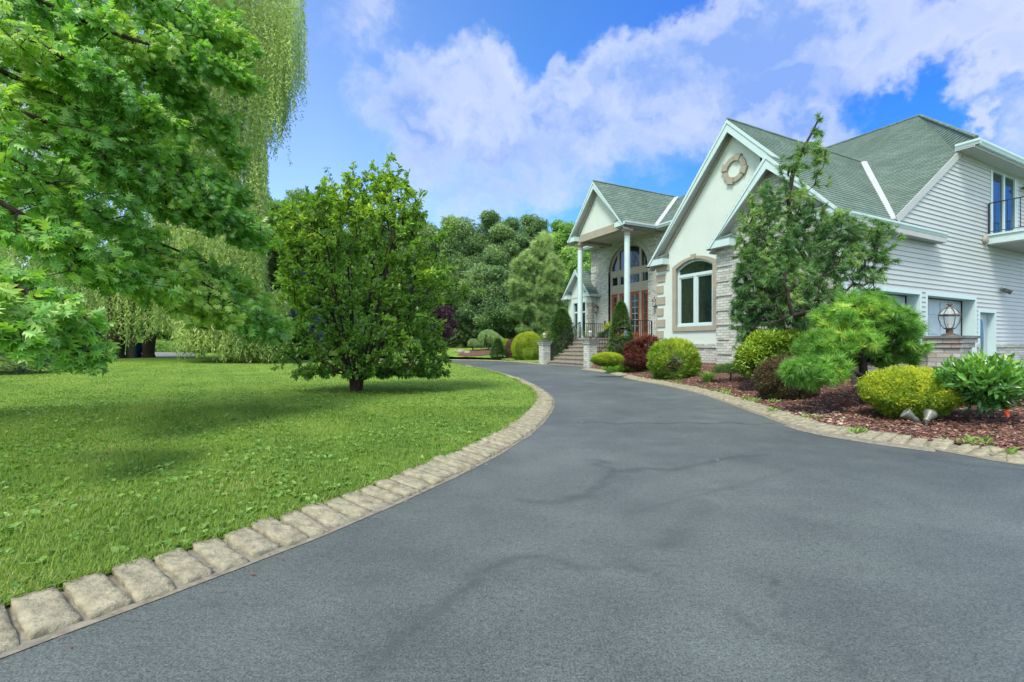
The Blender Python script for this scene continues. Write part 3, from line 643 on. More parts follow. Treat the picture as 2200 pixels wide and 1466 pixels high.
# ---------------------------------------------------------------- roofs of the garage side
zr_ = lambda u: 2.98 + 1.038 * (u - 6.2)              # slope facing the drive
zl_ = lambda u: 6.80 - 1.172 * (u - 9.88)
zb_ = lambda w: 3.33 + 0.64 * (w - 14.56)             # big slope facing the front
wv = lambda u: 14.56 + (zr_(u) - 3.33) / 0.64         # valley
q = [H(9.88, WSE - 0.02, 6.80), H(9.88, wv(9.88), 6.80), H(6.38, wv(6.38), zr_(6.38)), H(6.38, WSE, zr_(6.38)), ]
roof([[H(9.88, WSE - 0.02, 6.83), H(8.13, WSE - 0.02, zr_(8.13) + .03), H(8.13, wv(8.13), zr_(8.13) + .03), H(9.88, wv(9.88), 6.83)],
      [H(8.13, WBE - 0.02, zr_(8.13) + .03), H(6.10, WBE - 0.02, zr_(6.10) + .03), H(6.10, wv(6.38), zr_(6.10) + .03), H(6.38, wv(6.38), zr_(6.38) + .03), H(8.13, wv(8.13), zr_(8.13) + .03)],
      [H(6.38, wv(6.38), zr_(6.38) + .03), H(6.10, wv(6.38), zr_(6.10) + .03), H(6.10, 16.5, zr_(6.10) + .03), H(6.38, 16.0, zr_(6.38) + .03)]])
roof([[H(9.88, WSE - 0.02, 6.83), H(9.88, 20.5, 6.83), H(13.30, 20.5, zl_(13.30) + .03), H(13.30, WSE - 0.02, zl_(13.30) + .03)]])
zbr = lambda u: 4.99 - 1.145 * (u - 8.13)
roof([[H(8.13, WBE - 0.02, 5.025), H(8.13, 13.2, 5.025), H(10.04, 12.9, zbr(10.04) + .03), H(10.04, WBE - 0.02, zbr(10.04) + .03)]])
ZR = 9.50; WR = 14.56 + (ZR - 3.33) / 0.64
roof([[H(6.38, 13.6, zb_(13.6)), H(6.38, 18.1, zb_(18.1)), H(9.84, WR, ZR), H(19, WR, ZR), H(13.2, 17.5, zb_(17.5)), H(11.0, 13.6, zb_(13.6))][::-1],
      ], course=0.15)
roof([[H(5.88, 17.7, 5.78), H(5.88, 34, 5.78), H(9.84, 34, ZR), H(9.84, WR, ZR)][::-1],
      [H(5.88, 17.7, 5.78), H(9.84, WR, ZR), H(6.42, 18.1, zb_(18.1))][::-1]])
mb = MB(); mb.tube([H(9.84, WR, ZR + .03), H(5.9, 17.72, 5.82)], 0.05, 6); mb.tube([H(9.84, WR, ZR + .03), H(19, WR, ZR + .03)], 0.05, 6); mb.tube([H(9.84, WR, ZR + .03), H(9.84, 34, ZR + .03)], 0.05, 6)
mb.tube([H(9.88, WSE, 6.84), H(9.88, wv(9.88), 6.84)], 0.045, 6); mb.build('ridge_cap', M['shingle'], house)
# flashings
def flash(a, b2, nrm_, wid=0.16):
    a = np.asarray(a); b2 = np.asarray(b2); d = nrm(b2 - a); s = nrm(np.cross(d, nrm_)); mb = MB()
    mb.prism([a - s * wid / 2, a + s * wid / 2, b2 + s * wid / 2, b2 - s * wid / 2], np.asarray(nrm_) * 0.02); return mb.build('flashing', M['soffit'], house)
flash(H(6.40, wv(6.38) + 0.02, zr_(6.38) + 0.05), H(9.86, wv(9.88), 6.87), nrm(np.array([0, 0, 1.0]) - VD * 0.5 - UD * .6), 0.20)
flash(H(6.345, wv(6.38) + 0.1, zr_(6.38) + 0.04), H(6.345, 18.25, 5.76), -UD, 0.19)
# upper eave: fascia, soffit, gutter
gutter(H(5.94, 17.72, 5.62), H(5.94, 33, 5.62), out=-UD, hgt=0.15)
gutter(H(6.36, 17.80, 5.62), H(5.82, 17.80, 5.62), out=-VD, hgt=0.15)
mb = MB(); mb.hbox(5.96, UG, 17.72, 33, 5.58, 5.61); mb.hbox(5.94, 5.955, 17.72, 33, 5.56, 5.76); mb.hbox(5.955, 6.40, 17.80, 17.815, 5.56, 5.76); mb.build('soffit', M['soffit'], house)
mb = MB(); mb.hbox(UG - 0.03, UG, 18.15, 33, 5.47, 5.579); mb.build('frieze_board', M['soffit'], house)

# ---------------------------------------------------------------- entrance block behind the porch
WE = 15.3; el, er = 20.3, 13.06
FL = 0.32
cu = 17.57; eh = 1.38
mb = MB()
ztop = 5.0
grid_wall(mb, er, el, GR, ztop, [(cu - eh, cu + eh, FL, 4.82)], lambda u, z: H(u, WE, z))
for i in range(24):
    a = cu - eh + 2 * eh * i / 24; b2 = cu - eh + 2 * eh * (i + 1) / 24
    az = lambda u: 3.58 + 1.2 * math.sqrt(max(0, 1 - ((u - cu) / eh) ** 2))
    mb.poly([H(b2, WE, az(b2)), H(a, WE, az(a)), H(a, WE, 4.82), H(b2, WE, 4.82)])
mb.poly([H(el, WE, GR), H(el, WE + 8, GR), H(el, WE + 8, ztop), H(el, WE, ztop)])
ew = mb.build('brick_wall', M['brick'], house)
mb = MB(); z = 4.85; i = 0
while z > 0.2:
    wq = 0.40 if i % 2 == 0 else 0.27
    mb.hbox(el - wq, el + 0.03, WE - 0.03, WE + 0.2, z - 0.33, z); z -= 0.385; i += 1
mb.build('brick_quoin', M['brick'], ew)
mb = MB()                                                # soldier arch round the window head
for i in range(46):
    t0, t1 = math.pi * i / 46 + 0.006, math.pi * (i + 1) / 46 - 0.006
    q = [(cu + (eh + d) * math.cos(t), 3.58 + (1.2 + d) * math.sin(t)) for d, t in ((0.0, t0), (0.2, t0), (0.2, t1), (0.0, t1))]
    mb.uz(q, WE - 0.03, WE + 0.1)
mb.build('brick_arch', M['brick'], ew)
# tan frame of the entrance window wall with its panes and doors
WF = WE + 0.12
fr = MB()
pu = [cu + eh, cu + 0.83, cu + 0.69, cu - 0.69, cu - 0.83, cu - eh]
for a, b2 in ((cu + eh - 0.10, cu + eh), (cu + 0.69, cu + 0.83), (cu - 0.83, cu - 0.69), (cu - eh, cu - eh + 0.10)):
    zt_ = 3.58 + (1.2 * math.sqrt(max(0, 1 - ((max(abs(a - cu), abs(b2 - cu)) - .02) / eh) ** 2)) if abs(a - cu) < 1.2 else 0.1)
    fr.hbox(a, b2, WF, WF + 0.12, FL, max(zt_, 3.6))
for z0, z1 in ((2.50, 2.90), (3.34, 3.64)): fr.hbox(cu - eh + 0.1, cu + eh - 0.1, WF - 0.012, WF + 0.11, z0, z1)
for i in range(24):
    t0, t1 = math.pi * i / 24, math.pi * (i + 1) / 24
    fr.uz([(cu + (eh + d) * math.cos(t), 3.58 + (1.2 + d) * math.sin(t)) for d, t in ((-0.10, t0), (0.0, t0), (0.0, t1), (-0.10, t1))], WF + 0.004, WF + 0.11)
ef = fr.build('entrance_window', M['tan'], house)
gl = MB(); gl.hbox(cu - eh + 0.05, cu + eh - 0.05, WF + 0.06, WF + 0.075, 2.9, 3.34)
gl.uz([(cu + (eh - .04) * math.cos(t), 3.60 + 1.16 * math.sin(t)) for t in np.linspace(0, math.pi, 21)], WF + 0.055, WF + 0.07)
gl.build('window_glass', M['glass'], ef)
mb = MB()
for u_ in (cu + 0.76, cu - 0.76):                       # slim white sashes round the transom panes
    pass
for a, b2 in ((cu - eh + 0.1, cu - 0.83), (cu - 0.69, cu + 0.69), (cu + 0.83, cu + eh - 0.1)):
    for z0, z1 in ((2.90, 2.93), (3.31, 3.34)): mb.hbox(a, b2, WF + 0.03, WF + 0.062, z0, z1)
    for u_ in (a, b2 - 0.03): mb.hbox(u_, u_ + 0.03, WF + 0.03, WF + 0.062, 2.93, 3.31)
mb.build('sash', M['soffit'], ef)
def wood_door(u0, u1, rows, cols, name):
    mb = MB(); d = 0.05; st = 0.12
    mb.hbox(u0, u0 + st, WF + 0.04, WF + 0.04 + d, FL + 0.02, 2.5); mb.hbox(u1 - st, u1, WF + 0.04, WF + 0.04 + d, FL + 0.02, 2.5)
    mb.hbox(u0 + st, u1 - st, WF + 0.04, WF + 0.04 + d, 2.36, 2.5); mb.hbox(u0 + st, u1 - st, WF + 0.04, WF + 0.04 + d, FL + 0.02, FL + 0.30)
    dd = mb.build(name, M['wood'], house)
    mb = MB()
    for i in range(1, cols): u_ = u0 + st + (u1 - u0 - 2 * st) * i / cols; mb.hbox(u_ - 0.012, u_ + 0.012, WF + 0.05, WF + 0.08, FL + 0.3, 2.36)
    for j in range(1, rows): z_ = FL + 0.3 + (2.06 - FL) * j / rows; mb.hbox(u0 + st, u1 - st, WF + 0.052, WF + 0.078, z_ - 0.012, z_ + 0.012)
    for u_ in (u0 + st, u1 - st): mb.hbox(u_ - 0.006, u_ + 0.006, WF + 0.051, WF + 0.079, FL + 0.3, 2.36)
    mb.build('glazing_bar', M['wood'] if cols == 1 else M['soffit'], dd)
    mb = MB(); mb.hbox(u0 + st - .01, u1 - st + .01, WF + 0.062, WF + 0.07, FL + 0.29, 2.37); mb.build('door_glass', M['doorglass'], dd)
    return dd
wood_door(cu + 0.83, cu + eh - 0.1, 6, 1, 'sidelight'); wood_door(cu - eh + 0.1, cu - 0.83, 6, 1, 'sidelight')
for s in (1, -1):
    d_ = wood_door(min(cu + s * 0.005, cu + s * 0.69), max(cu + s * 0.005, cu + s * 0.69), 6, 2, 'front_door')
    mb = MB(); c = H(cu + s * 0.07, WF + 0.03, 1.35); mb.tube([c, c - VD * 0.05 + UD * 0.0, c - VD * 0.05 - np.array([0, 0, .22]), c - np.array([0, 0, .22])], 0.011, 6); mb.build('door_handle', M['lampmetal'], d_)
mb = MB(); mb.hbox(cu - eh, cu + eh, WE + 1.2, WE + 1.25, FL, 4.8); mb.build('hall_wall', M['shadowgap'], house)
def wall_lantern(u, w, z):
    mb = MB(); c = H(u, w - 0.16, z)
    mb.lathe(H(u, w - 0.02, z + 0.10), [(0.055, 0), (0.055, 0.02), (0.02, 0.03)], 10, -VD)
    mb.tube([H(u, w - 0.03, z + 0.10), H(u, w - 0.09, z + 0.17), H(u, w - 0.16, z + 0.26), H(u, w - 0.16, z + 0.20)], 0.012, 6)
    mb.lathe(c, [(0.02, -0.20), (0.05, -0.17), (0.062, -0.14)], 6); mb.lathe(c, [(0.115, 0.06), (0.10, 0.10), (0.05, 0.16), (0.02, 0.20), (0.012, 0.22)], 6)
    for k in range(6):
        a = 2 * math.pi * k / 6; d = np.array([math.cos(a), math.sin(a), 0]); mb.tube([c + d * 0.06 + np.array([0, 0, -.14]), c + d * 0.105 + np.array([0, 0, .06])], 0.006, 4)
    l = mb.build('wall_lantern', M['lampmetal'], house)
    mb = MB(); mb.lathe(c, [(0.055, -0.138), (0.097, 0.058)], 6); mb.build('lantern_glass', M['lampglass'], l)
wall_lantern(19.75, WE, 1.85); wall_lantern(15.65, WE, 1.85)
mb = MB(); mb.hbox(19.15, 19.25, WE - 0.025, WE, 1.0, 1.22); mb.build('mail_slot', M['iron'], house)

# ---------------------------------------------------------------- porch
PL, PR_, PC = 19.28, 15.30, 17.29; WP = 13.1; zeP = 4.92; zaP = 7.27
mb = MB(); WPB = 13.38
mb.poly([H(u, WPB + 0.03, z) for u, z in ((PL - 0.2, 5.18), (PC, zaP - 0.12), (PR_ + 0.2, 5.18))][::-1]); mb.build('stucco_gable', M['stucco'], house)
gable_trim('porch', PL, PR_, PC, zeP, zaP, WP, WPB, bh=0.26, ret=0.55, frieze=M['tan'])
mb = MB(); mb.hbox(15.38, 18.96, WPB, WPB + 0.26, 4.86, 5.19)
mb.hbox(18.70, 18.96, WPB + 0.26, WE, 4.86, 5.19); mb.hbox(15.38, 15.64, WPB + 0.26, WE, 4.86, 5.19); mb.build('porch_beam', M['tan'], house)
mb = MB(); mb.hbox(15.64, 18.70, WPB + 0.26, WE, 4.97, 5.0); mb.build('porch_ceiling', M['soffit'], house)
for uc_ in (18.83, 15.51):
    mb = MB(); c = H(uc_, 13.51, 0)
    prof = [(0.155, FL + .0), (0.155, FL + 0.10), (0.135, FL + 0.13), (0.128, FL + 0.2), (0.128, 1.6), (0.118, 4.55)]
    mb.lathe(c, [(r, z) for r, z in prof], 24)
    col = mb.build('column', M['trim'], house, smooth=False)
    mb = MB(); mb.lathe(c, [(0.119, 4.551), (0.135, 4.56), (0.135, 4.60), (0.122, 4.62), (0.125, 4.70), (0.15, 4.74)], 20); mb.box(H(uc_, 13.51, 4.741), (0.33, 0.33, 0.118), UD, VD); mb.build('column_capital', M['tan'], col)
zp = lambda u: zaP - 1.181 * abs(u - PC)
roof([[H(PC, WP - .02, zaP + .03), H(PC, 18.25, zaP + .03), H(PR_ - .04, 14.85, zp(PR_ - .04) + .03), H(PR_ - .04, WP - .02, zp(PR_ - .04) + .03)][::-1],
      [H(PC, WP - .02, zaP + .03), H(PL + .04, WP - .02, zp(PL + .04) + .03), H(PL + .04, 14.85, zp(PL + .04) + .03), H(PC, 18.25, zaP + .03)][::-1]])
mb = MB(); mb.tube([H(PC, WP, zaP + .045), H(PC, 18.25, zaP + .045)], 0.045, 6); mb.build('ridge_cap', M['shingle'], house)
gutter(H(PR_ + .0, WP + .01, zeP + 0.02), H(PR_, 14.9, zeP + 0.02), out=-UD, hgt=0.14)
gutter(H(PL, WP + .05, zeP + 0.02), H(PL, 14.9, zeP + 0.02), out=UD, hgt=0.14)
mb = MB(); mb.hbox(PR_ - .0, 15.38, WP + .05, 14.9, zeP - .03, zeP + 0.018); mb.build('soffit', M['soffit'], house); mb = MB(); mb.hbox(18.96, PL, WP + .05, 14.9, zeP - .03, zeP + 0.018); mb.build('soffit', M['soffit'], house)
# main roof behind
zm = lambda w: 5.06 + 0.66 * (w - 14.9)
roof([[H(20.5, 14.9, zm(14.9)), H(13.2, 14.9, zm(14.9)), H(13.2, 21.2, zm(21.2)), H(14.2, 21.2, zm(21.2))]])
roof([[H(20.5, 14.9, zm(14.9)), H(14.2, 21.2, zm(21.2)), H(20.5, 27.5, zm(14.9))]])
flash(H(PR_ + .0, 14.9, zm(14.9) + .03), H(PC, 18.22, zaP + .07), nrm(np.array([0, 0, 1.0]) - VD * .4 - UD * .6), 0.17)
gutter(H(15.28, 14.9, zeP + 0.02), H(13.2, 14.9, zeP + 0.02), out=-VD, hgt=0.14); gutter(H(20.55, 14.9, zeP + 0.02), H(19.3, 14.9, zeP + 0.02), out=-VD, hgt=0.14)
mb = MB(); mb.hbox(13.2, 15.3, 14.92, WE, zeP - .03, zeP + 0.018); mb.build('soffit', M['soffit'], house); mb = MB(); mb.hbox(19.3, 20.55, 14.92, WE, zeP - .03, zeP + 0.018); mb.build('soffit', M['soffit'], house)

# ---------------------------------------------------------------- low left wing
WL = 15.0; LL, LR, LC = 22.2, 19.67, 20.94; zeL = 2.50; zaL = 3.98
mb = MB(); lr = 19.92
grid_wall(mb, lr, 22.0, GR, 2.55, [(20.42, 21.46, 0.45, 2.25)], lambda u, z: H(u, WL, z))
mb.poly([H(u, WL, z) for u, z in ((22.1, 2.5), (LC, zaL - .08), (19.8, 2.5))][::-1])
mb.poly([H(22.0, WL, GR), H(22.0, WL + 4, GR), H(22.0, WL + 4, 2.55), H(22.0, WL, 2.55)])
mb.poly([H(lr, WL, GR), H(lr, WL, 2.55), H(lr, WE, 2.55), H(lr, WE, GR)])
mb.build('stucco_wall', M['stucco'], house)
gable_trim('left', LL, LR, LC, zeL, zaL, 14.7, WL, bh=0.2, ret=0.5, frieze=None)
roof([[H(LC, 14.68, zaL + .02), H(LR - .05, 14.68, zeL + 0.02), H(LR - .05, 18, zeL + 0.02), H(LC, 18, zaL + .02)],
      [H(LC, 14.68, zaL + .02), H(LC, 18, zaL + .02), H(LL + .05, 18, zeL + 0.02), H(LL + .05, 14.68, zeL + 0.02)]])
gutter(H(LR, 14.72, zeL - 0.02), H(LR, WE, zeL - 0.02), out=-UD, hgt=0.12); gutter(H(LL, 14.72, zeL - 0.02), H(LL, 17, zeL - 0.02), out=UD, hgt=0.12)
mb = MB(); z = 2.2; i = 0
while z > 0.3:
    wq = 0.36 if i % 2 == 0 else 0.30
    mb.hbox(lr - 0.03, lr + wq, WL - 0.03, WL + 0.15, z - 0.24, z); z -= 0.30; i += 1
mb.build('quoin', M['tan'], house)
mb = MB()
for a, b2, c_, d_ in ((20.34, 20.42, 0.37, 2.33), (21.46, 21.54, 0.37, 2.33), (20.42, 21.46, 0.37, 0.45), (20.42, 21.46, 2.25, 2.33)): mb.hbox(a, b2, WL - .03, WL + .1, c_, d_)
win = mb.build('window', M['trim'], house)
mb = MB(); mb.hbox(20.9, 20.98, WL + .04, WL + .1, 0.45, 2.25); mb.hbox(20.42, 20.9, WL + .041, WL + .099, 1.72, 1.80); mb.hbox(20.98, 21.46, WL + .041, WL + .099, 1.72, 1.80); mb.build('window_frame', M['trim'], win)
mb = MB(); mb.hbox(20.42, 21.46, WL + .08, WL + .09, 0.45, 2.25); mb.build('window_glass', M['glass'], win)
# body of the house behind, so that it closes
mb = MB(); mb.hbox(13.06, 20.2, 23, 23.2, GR, 5.0); mb.hbox(6.5, 13, 30, 30.2, GR, 5.5); mb.hbox(18.9, 19.1, 16.5, 23, GR, 8); mb.build('rear_wall', M['siding'], house)

# ================================================================== steps, railings, pillars, lanterns
steps = thing('front_steps', H(17.2, 12.4, GR), 'stone front steps of seven treads rising from the drive to the porch', 'steps')
SW0, TR, NS = 11.63, 0.268, 7; su0, su1 = 15.72, 18.70
rs = (FL - GR) / NS
for k in range(NS):
    mb = MB(); w0 = SW0 + TR * k; zt_ = GR + rs * (k + 1)
    last = k == NS - 1
    mb.hbox(su0, su1, w0 + 0.035, (WE if last else w0 + TR + 0.035), GR - 0.05 if k == 0 else zt_ - rs, zt_ - 0.055)
    if last: mb.hbox(15.2, su0, w0 + 0.1, WE, GR, zt_ - 0.055); mb.hbox(su1, 19.3, w0 + 0.1, WE, GR, zt_ - 0.055)
    rz = mb.build('riser', M['stone'], steps)
    mb = MB(); mb.hbox(su0 - 0.01, su1 + 0.01, w0, (WE if last else w0 + TR + 0.02), zt_ - 0.054, zt_)
    if last: mb.hbox(15.18, su0 - 0.01, w0 + 0.08, WE, zt_ - 0.054, zt_); mb.hbox(su1 + 0.01, 19.32, w0 + 0.08, WE, zt_ - 0.054, zt_)
    mb.build('tread', M['stone'], rz)
mb = MB()                                               # stepped stone cheeks
for k in range(6):
    w0 = SW0 + TR * k; mb.hbox(su0 - 0.33, su0 - 0.02, w0 + 0.25, w0 + TR + 0.25, GR - 0.02, GR + rs * (k + 1) - 0.02)
    mb.hbox(su1 + 0.02, su1 + 0.2, w0 + 0.25, w0 + TR + 0.25, GR - 0.02, GR + rs * (k + 1) - 0.02)
mb.build('cheek', M['stone'], steps)
def stair_rail(u, w0, w1, label):
    z0 = GR + rs * 0.9; z1 = FL + 0.03
    o = rail_run(H(u, w0, z0), H(u, w1, z1), 0.76, 0.10, 20, 'stair_railing')
    # post feet reach the steps because the run follows the stair
    return tag(o, label, 'railing')
stair_rail(18.62, 11.74, 13.35, 'sloping black iron railing up the left side of the front steps')
stair_rail(15.80, 11.74, 13.35, 'sloping black iron railing beside the front steps, next to the red maple')
tag(rail_run(H(18.86, 13.68, FL), H(18.86, 15.0, FL), 0.74, 0.08, 11, 'porch_railing'), 'level black iron railing closing the left end of the porch', 'railing')
tag(rail_run(H(15.45, 13.68, FL), H(15.45, 14.8, FL), 0.74, 0.08, 9, 'porch_railing'), 'level black iron railing at the right end of the porch beside the stucco wall', 'railing')

def pillar(c, label, mat='brick', s=0.40, top=0.20):
    c = np.asarray(c, float); c = np.array([c[0], c[1], 0.0]); t = thing('brick_pillar', c, label, 'pillar', 'brick pillars carrying lanterns')
    mb = MB(); zt_ = EYE + top; mb.box(c - np.array([0, 0, .05]), (s, s, zt_ - 0.19 + .05), UD, VD); mb.build('shaft', M[mat], t)
    mb = MB(); mb.box(c + np.array([0, 0, zt_ - 0.19]), (s + 0.06, s + 0.06, 0.075), UD, VD); mb.box(c + np.array([0, 0, zt_ - 0.115]), (s + 0.11, s + 0.11, 0.075), UD, VD); mb.build('corbel', M[mat], t)
    mb = MB(); mb.box(c + np.array([0, 0, zt_ - 0.04]), (s + 0.17, s + 0.17, 0.04), UD, VD); mb.build('cap', M['bluestone'], t)
    return c + np.array([0, 0, zt_])
def post_lantern(c, h, label, mat='lampmetal'):
    c = np.asarray(c, float); k = h / 0.62; t = thing('post_lantern', c, label, 'lantern', 'lanterns standing on the brick pillars')
    z = np.array([0, 0, 1.0])
    mb = MB(); mb.lathe(c, [(0.125 * k, 0), (0.12 * k, 0.012 * k), (0.065 * k, 0.045 * k), (0.05 * k, 0.05 * k), (0.05 * k, 0.12 * k), (0.085 * k, 0.13 * k), (0.085 * k, 0.145 * k)], 16); mb.build('base', M[mat], t)
    mb = MB(); pr = [(0.082, 0.145), (0.125, 0.22), (0.148, 0.31), (0.152, 0.36)]
    for i in range(6):
        a = 2 * math.pi * i / 6 + .3; d = np.array([math.cos(a), math.sin(a), 0]); mb.tube([c + d * r * k + z * q * k for r, q in pr], 0.006 * k, 5)
    mb.lathe(c, [(0.17 * k, 0.36 * k), (0.175 * k, 0.37 * k), (0.17 * k, 0.385 * k), (0.145 * k, 0.388 * k)], 6)
    for i in range(6):
        a = 2 * math.pi * i / 6 + .3; d = np.array([math.cos(a), math.sin(a), 0]); mb.tube([c + d * 0.15 * k + z * .388 * k, c + d * 0.105 * k + z * .46 * k, c + d * 0.055 * k + z * 0.50 * k], 0.007 * k, 5)
    mb.build('cage', M[mat], t)
    mb = MB(); mb.lathe(c, [(r * k * .97, q * k) for r, q in pr], 6); mb.lathe(c, [(0.14 * k, 0.39 * k), (0.10 * k, 0.455 * k), (0.055 * k, 0.495 * k)], 6); mb.build('glass', M['lampglass'], t)
    mb = MB(); mb.lathe(c, [(0.06 * k, 0.497 * k), (0.05 * k, 0.515 * k), (0.022 * k, 0.53 * k), (0.02 * k, 0.55 * k), (0.045 * k, 0.56 * k), (0.042 * k, 0.575 * k), (0.012 * k, 0.59 * k), (0.016 * k, 0.605 * k), (0.004 * k, 0.62 * k)], 14); mb.build('finial', M[mat], t)
    mb = MB()
    for i in range(3):
        a = 2.1 * i; d = np.array([math.cos(a), math.sin(a), 0]) * 0.03 * k; mb.tube([c + d + z * .15 * k, c + d + z * 0.30 * k], 0.012 * k, 8)
    mb.build('candle', M['bulb'], t)
pc1 = pillar(H(18.98, 11.62, 0), 'slim grey brick pillar at the far left foot of the front steps', 'brick', 0.38, 0.215)
post_lantern(pc1, 0.46, 'small lantern on the pillar by the round golden yew, left of the steps')
pc2 = pillar(H(15.42, 11.55, 0), 'brick pillar at the right foot of the front steps beside the clipped low hedge', 'brick', 0.38, 0.245)
post_lantern(pc2, 0.44, 'small lantern on the pillar in front of the porch doors')
PG = np.array([7.2, 7.92, 0])
pc3 = pillar(PG, 'weathered brick pillar with corbelled cap before the garage doors', 'old_brick', 0.42, 0.155)
post_lantern(pc3, 0.57, 'large clear glass lantern on the weathered pillar before the garage doors')
pu_ = float(PG @ UD); pw_ = float(PG @ VD)
mb = MB(); mb.hbox(pu_ + 0.22, pu_ + 2.75, pw_ - 0.10, pw_ + 0.12, GR - 0.05, -0.045)
lw = thing('low_brick_wall', H(pu_ + 1.3, pw_, GR), 'low weathered brick wall running from the lantern pillar behind the pines', 'wall')
mb.build('brickwork', M['old_brick'], lw); mb = MB(); mb.hbox(pu_ + 0.22, pu_ + 2.78, pw_ - 0.14, pw_ + 0.16, -0.044, 0.0); mb.build('coping', M['bluestone'], lw)
# ================================================================== GROUND
rng = np.random.default_rng(7)
def inpoly(px, py, poly):
    poly = np.asarray(poly); x, y = poly[:, 0], poly[:, 1]; r = np.zeros(len(px), bool); j = len(poly) - 1
    for i in range(len(poly)):
        c = ((y[i] > py) != (y[j] > py)) & (px < (x[j] - x[i]) * (py - y[i]) / (y[j] - y[i] + 1e-12) + x[i]); r ^= c; j = i
    return r
def seg_dist(p, line):
    d = np.full(len(p), 1e9)
    for a, b in zip(line[:-1], line[1:]):
        ab = b - a; t = np.clip(((p - a) @ ab) / (ab @ ab + 1e-12), 0, 1); d = np.minimum(d, np.linalg.norm(p - a - t[:, None] * ab, axis=1))
    return d
def catmull(pts, step):
    pts = [np.asarray(p, float)[:2] for p in pts]; out = []
    for i in range(len(pts) - 1):
        p0 = pts[max(i - 1, 0)]; p1 = pts[i]; p2 = pts[i + 1]; p3 = pts[min(i + 2, len(pts) - 1)]
        n = max(2, int(np.linalg.norm(p2 - p1) / 0.03))
        for k in range(n):
            t = k / n; out.append(0.5 * (2 * p1 + (p2 - p0) * t + (2 * p0 - 5 * p1 + 4 * p2 - p3) * t * t + (3 * p1 - p0 - 3 * p2 + p3) * t ** 3))
    out.append(pts[-1]); out = np.array(out); L = np.r_[0, np.cumsum(np.linalg.norm(np.diff(out, axis=0), axis=1))]
    s = np.arange(0, L[-1], step); return np.stack([np.interp(s, L, out[:, 0]), np.interp(s, L, out[:, 1])], 1)
def offset(path, d):
    t = nrm(np.gradient(path, axis=0)); return path + np.stack([-t[:, 1], t[:, 0]], 1) * d

# drive edges from the picture
LEFT_PX = [(97,1373),(200,1340),(309,1287),(393,1260),(479,1230),(561,1203),(626,1176),(681,1156),(735,1127),(780,1110),(824,1094),(891,1064),(953,1033),(1018,1004),(1083,968),(1130,939),(1166,906),(1186,877),(1188,860),(1176,846),(1150,829),(1110,812),(1060,798),(1010,787.5),(960,780.5)]
left_e = [np.array([-2.0, 0.45]), np.array([-1.66, 1.02])] + [G(*p)[:2] for p in LEFT_PX]
e_end = left_e[-1]; left_e += [e_end + np.array([-3.5, 2.2]), e_end + np.array([-9, 3.2])]
RIGHT_PX = [(1250,794.5),(1300,801),(1358,815.5),(1430,829),(1500,845),(1564,865.5),(1627,888),(1691,911),(1754,928),(1818,940),(1882,950),(1945,959),(2022,968),(2073,977),(2136,988),(2200,998)]
right_e = [G(*p)[:2] for p in RIGHT_PX]; right_e += [right_e[-1] + np.array([0.6, -0.14]), right_e[-1] + np.array([1.3, -0.2]), right_e[-1] + np.array([2.0, -0.2])]
FAR_PX = [(1166,783.5),(1140,781.5),(1080,777.5),(1030,775.5),(950,774.5)]
far_e = [G(*p)[:2] for p in FAR_PX]; far_e += [far_e[-1] + np.array([-4, 1.2]), far_e[-1] + np.array([-10, 1.6])]
KS = 0.131
def smooth(path, k=9):
    q = np.concatenate([np.repeat(path[:1], k, 0), path, np.repeat(path[-1:], k, 0)]); w = np.hanning(2 * k + 1); w /= w.sum()
    q = np.stack([np.convolve(q[:, j], w, 'valid') for j in (0, 1)], 1); q[:k // 2] = path[:k // 2]; return catmull(q, KS)
pl_ = smooth(catmull(left_e, KS), 6); pr_ = catmull(right_e, KS); pf_ = catmull(far_e, KS)
# base ground to the horizon
mb = MB(); mb.poly([(-600, -100, -0.03), (600, -100, -0.03), (600, 900, -0.03), (-600, 900, -0.03)]); tag(mb.build('ground', M['lawn'], origin=(0, 0, -0.03)), kind='structure')
# asphalt sheet
def sheet(name, mat, poly, z, cell, mark=None, zfun=None):
    poly = np.asarray(poly); x0, y0 = poly.min(0); x1, y1 = poly.max(0)
    xs = np.arange(x0, x1 + cell, cell); ys = np.arange(y0, y1 + cell, cell)
    X, Y = np.meshgrid(xs, ys); nx = len(xs); idx = np.arange(X.size).reshape(X.shape)
    c = inpoly((X[:-1, :-1] + cell / 2).ravel(), (Y[:-1, :-1] + cell / 2).ravel(), poly)
    a = idx[:-1, :-1].ravel()[c]; b = idx[:-1, 1:].ravel()[c]; d = idx[1:, :-1].ravel()[c]; e = idx[1:, 1:].ravel()[c]
    T = np.concatenate([np.stack([a, b, e], 1), np.stack([a, e, d], 1)])
    used, inv = np.unique(T, return_inverse=True); T = inv.reshape(T.shape)
    p = np.stack([X.ravel()[used], Y.ravel()[used]], 1)
    zz = np.full(len(p), z) if zfun is None else zfun(p)
    return tri_object(name, np.c_[p, zz], T, mat, tint=None if mark is None else mark(p), origin=(0, 0, 0), smooth=True)
MARKS = [[(800,1445),(850,1385),(930,1310),(1000,1262),(1012,1232),(1100,1206),(1200,1202),(1330,1216),(1420,1240)],
         [(470,1285),(560,1310),(640,1352),(720,1392),(790,1420)], [(1270,988),(1325,1010),(1440,1011),(1560,986),(1650,976)], [(1325,1010),(1290,1045),(1250,1070),(1180,1078),(1120,1075)],
         [(1190,906),(1300,910),(1480,909),(1655,911)], [(1515,1075),(1500,1110),(1440,1160)], [(1500,1300),(1600,1350),(1700,1385),(1850,1450)], [(1650,1250),(1690,1300),(1690,1330)],
         [(1900,968),(2000,990),(2110,1002),(2200,1010)], [(1360,1100),(1560,1050),(1700,1010)]]
MW = [0.020, 0.017, 0.030, 0.035, 0.022, 0.07, 0.016, 0.008, 0.035, 0.025]
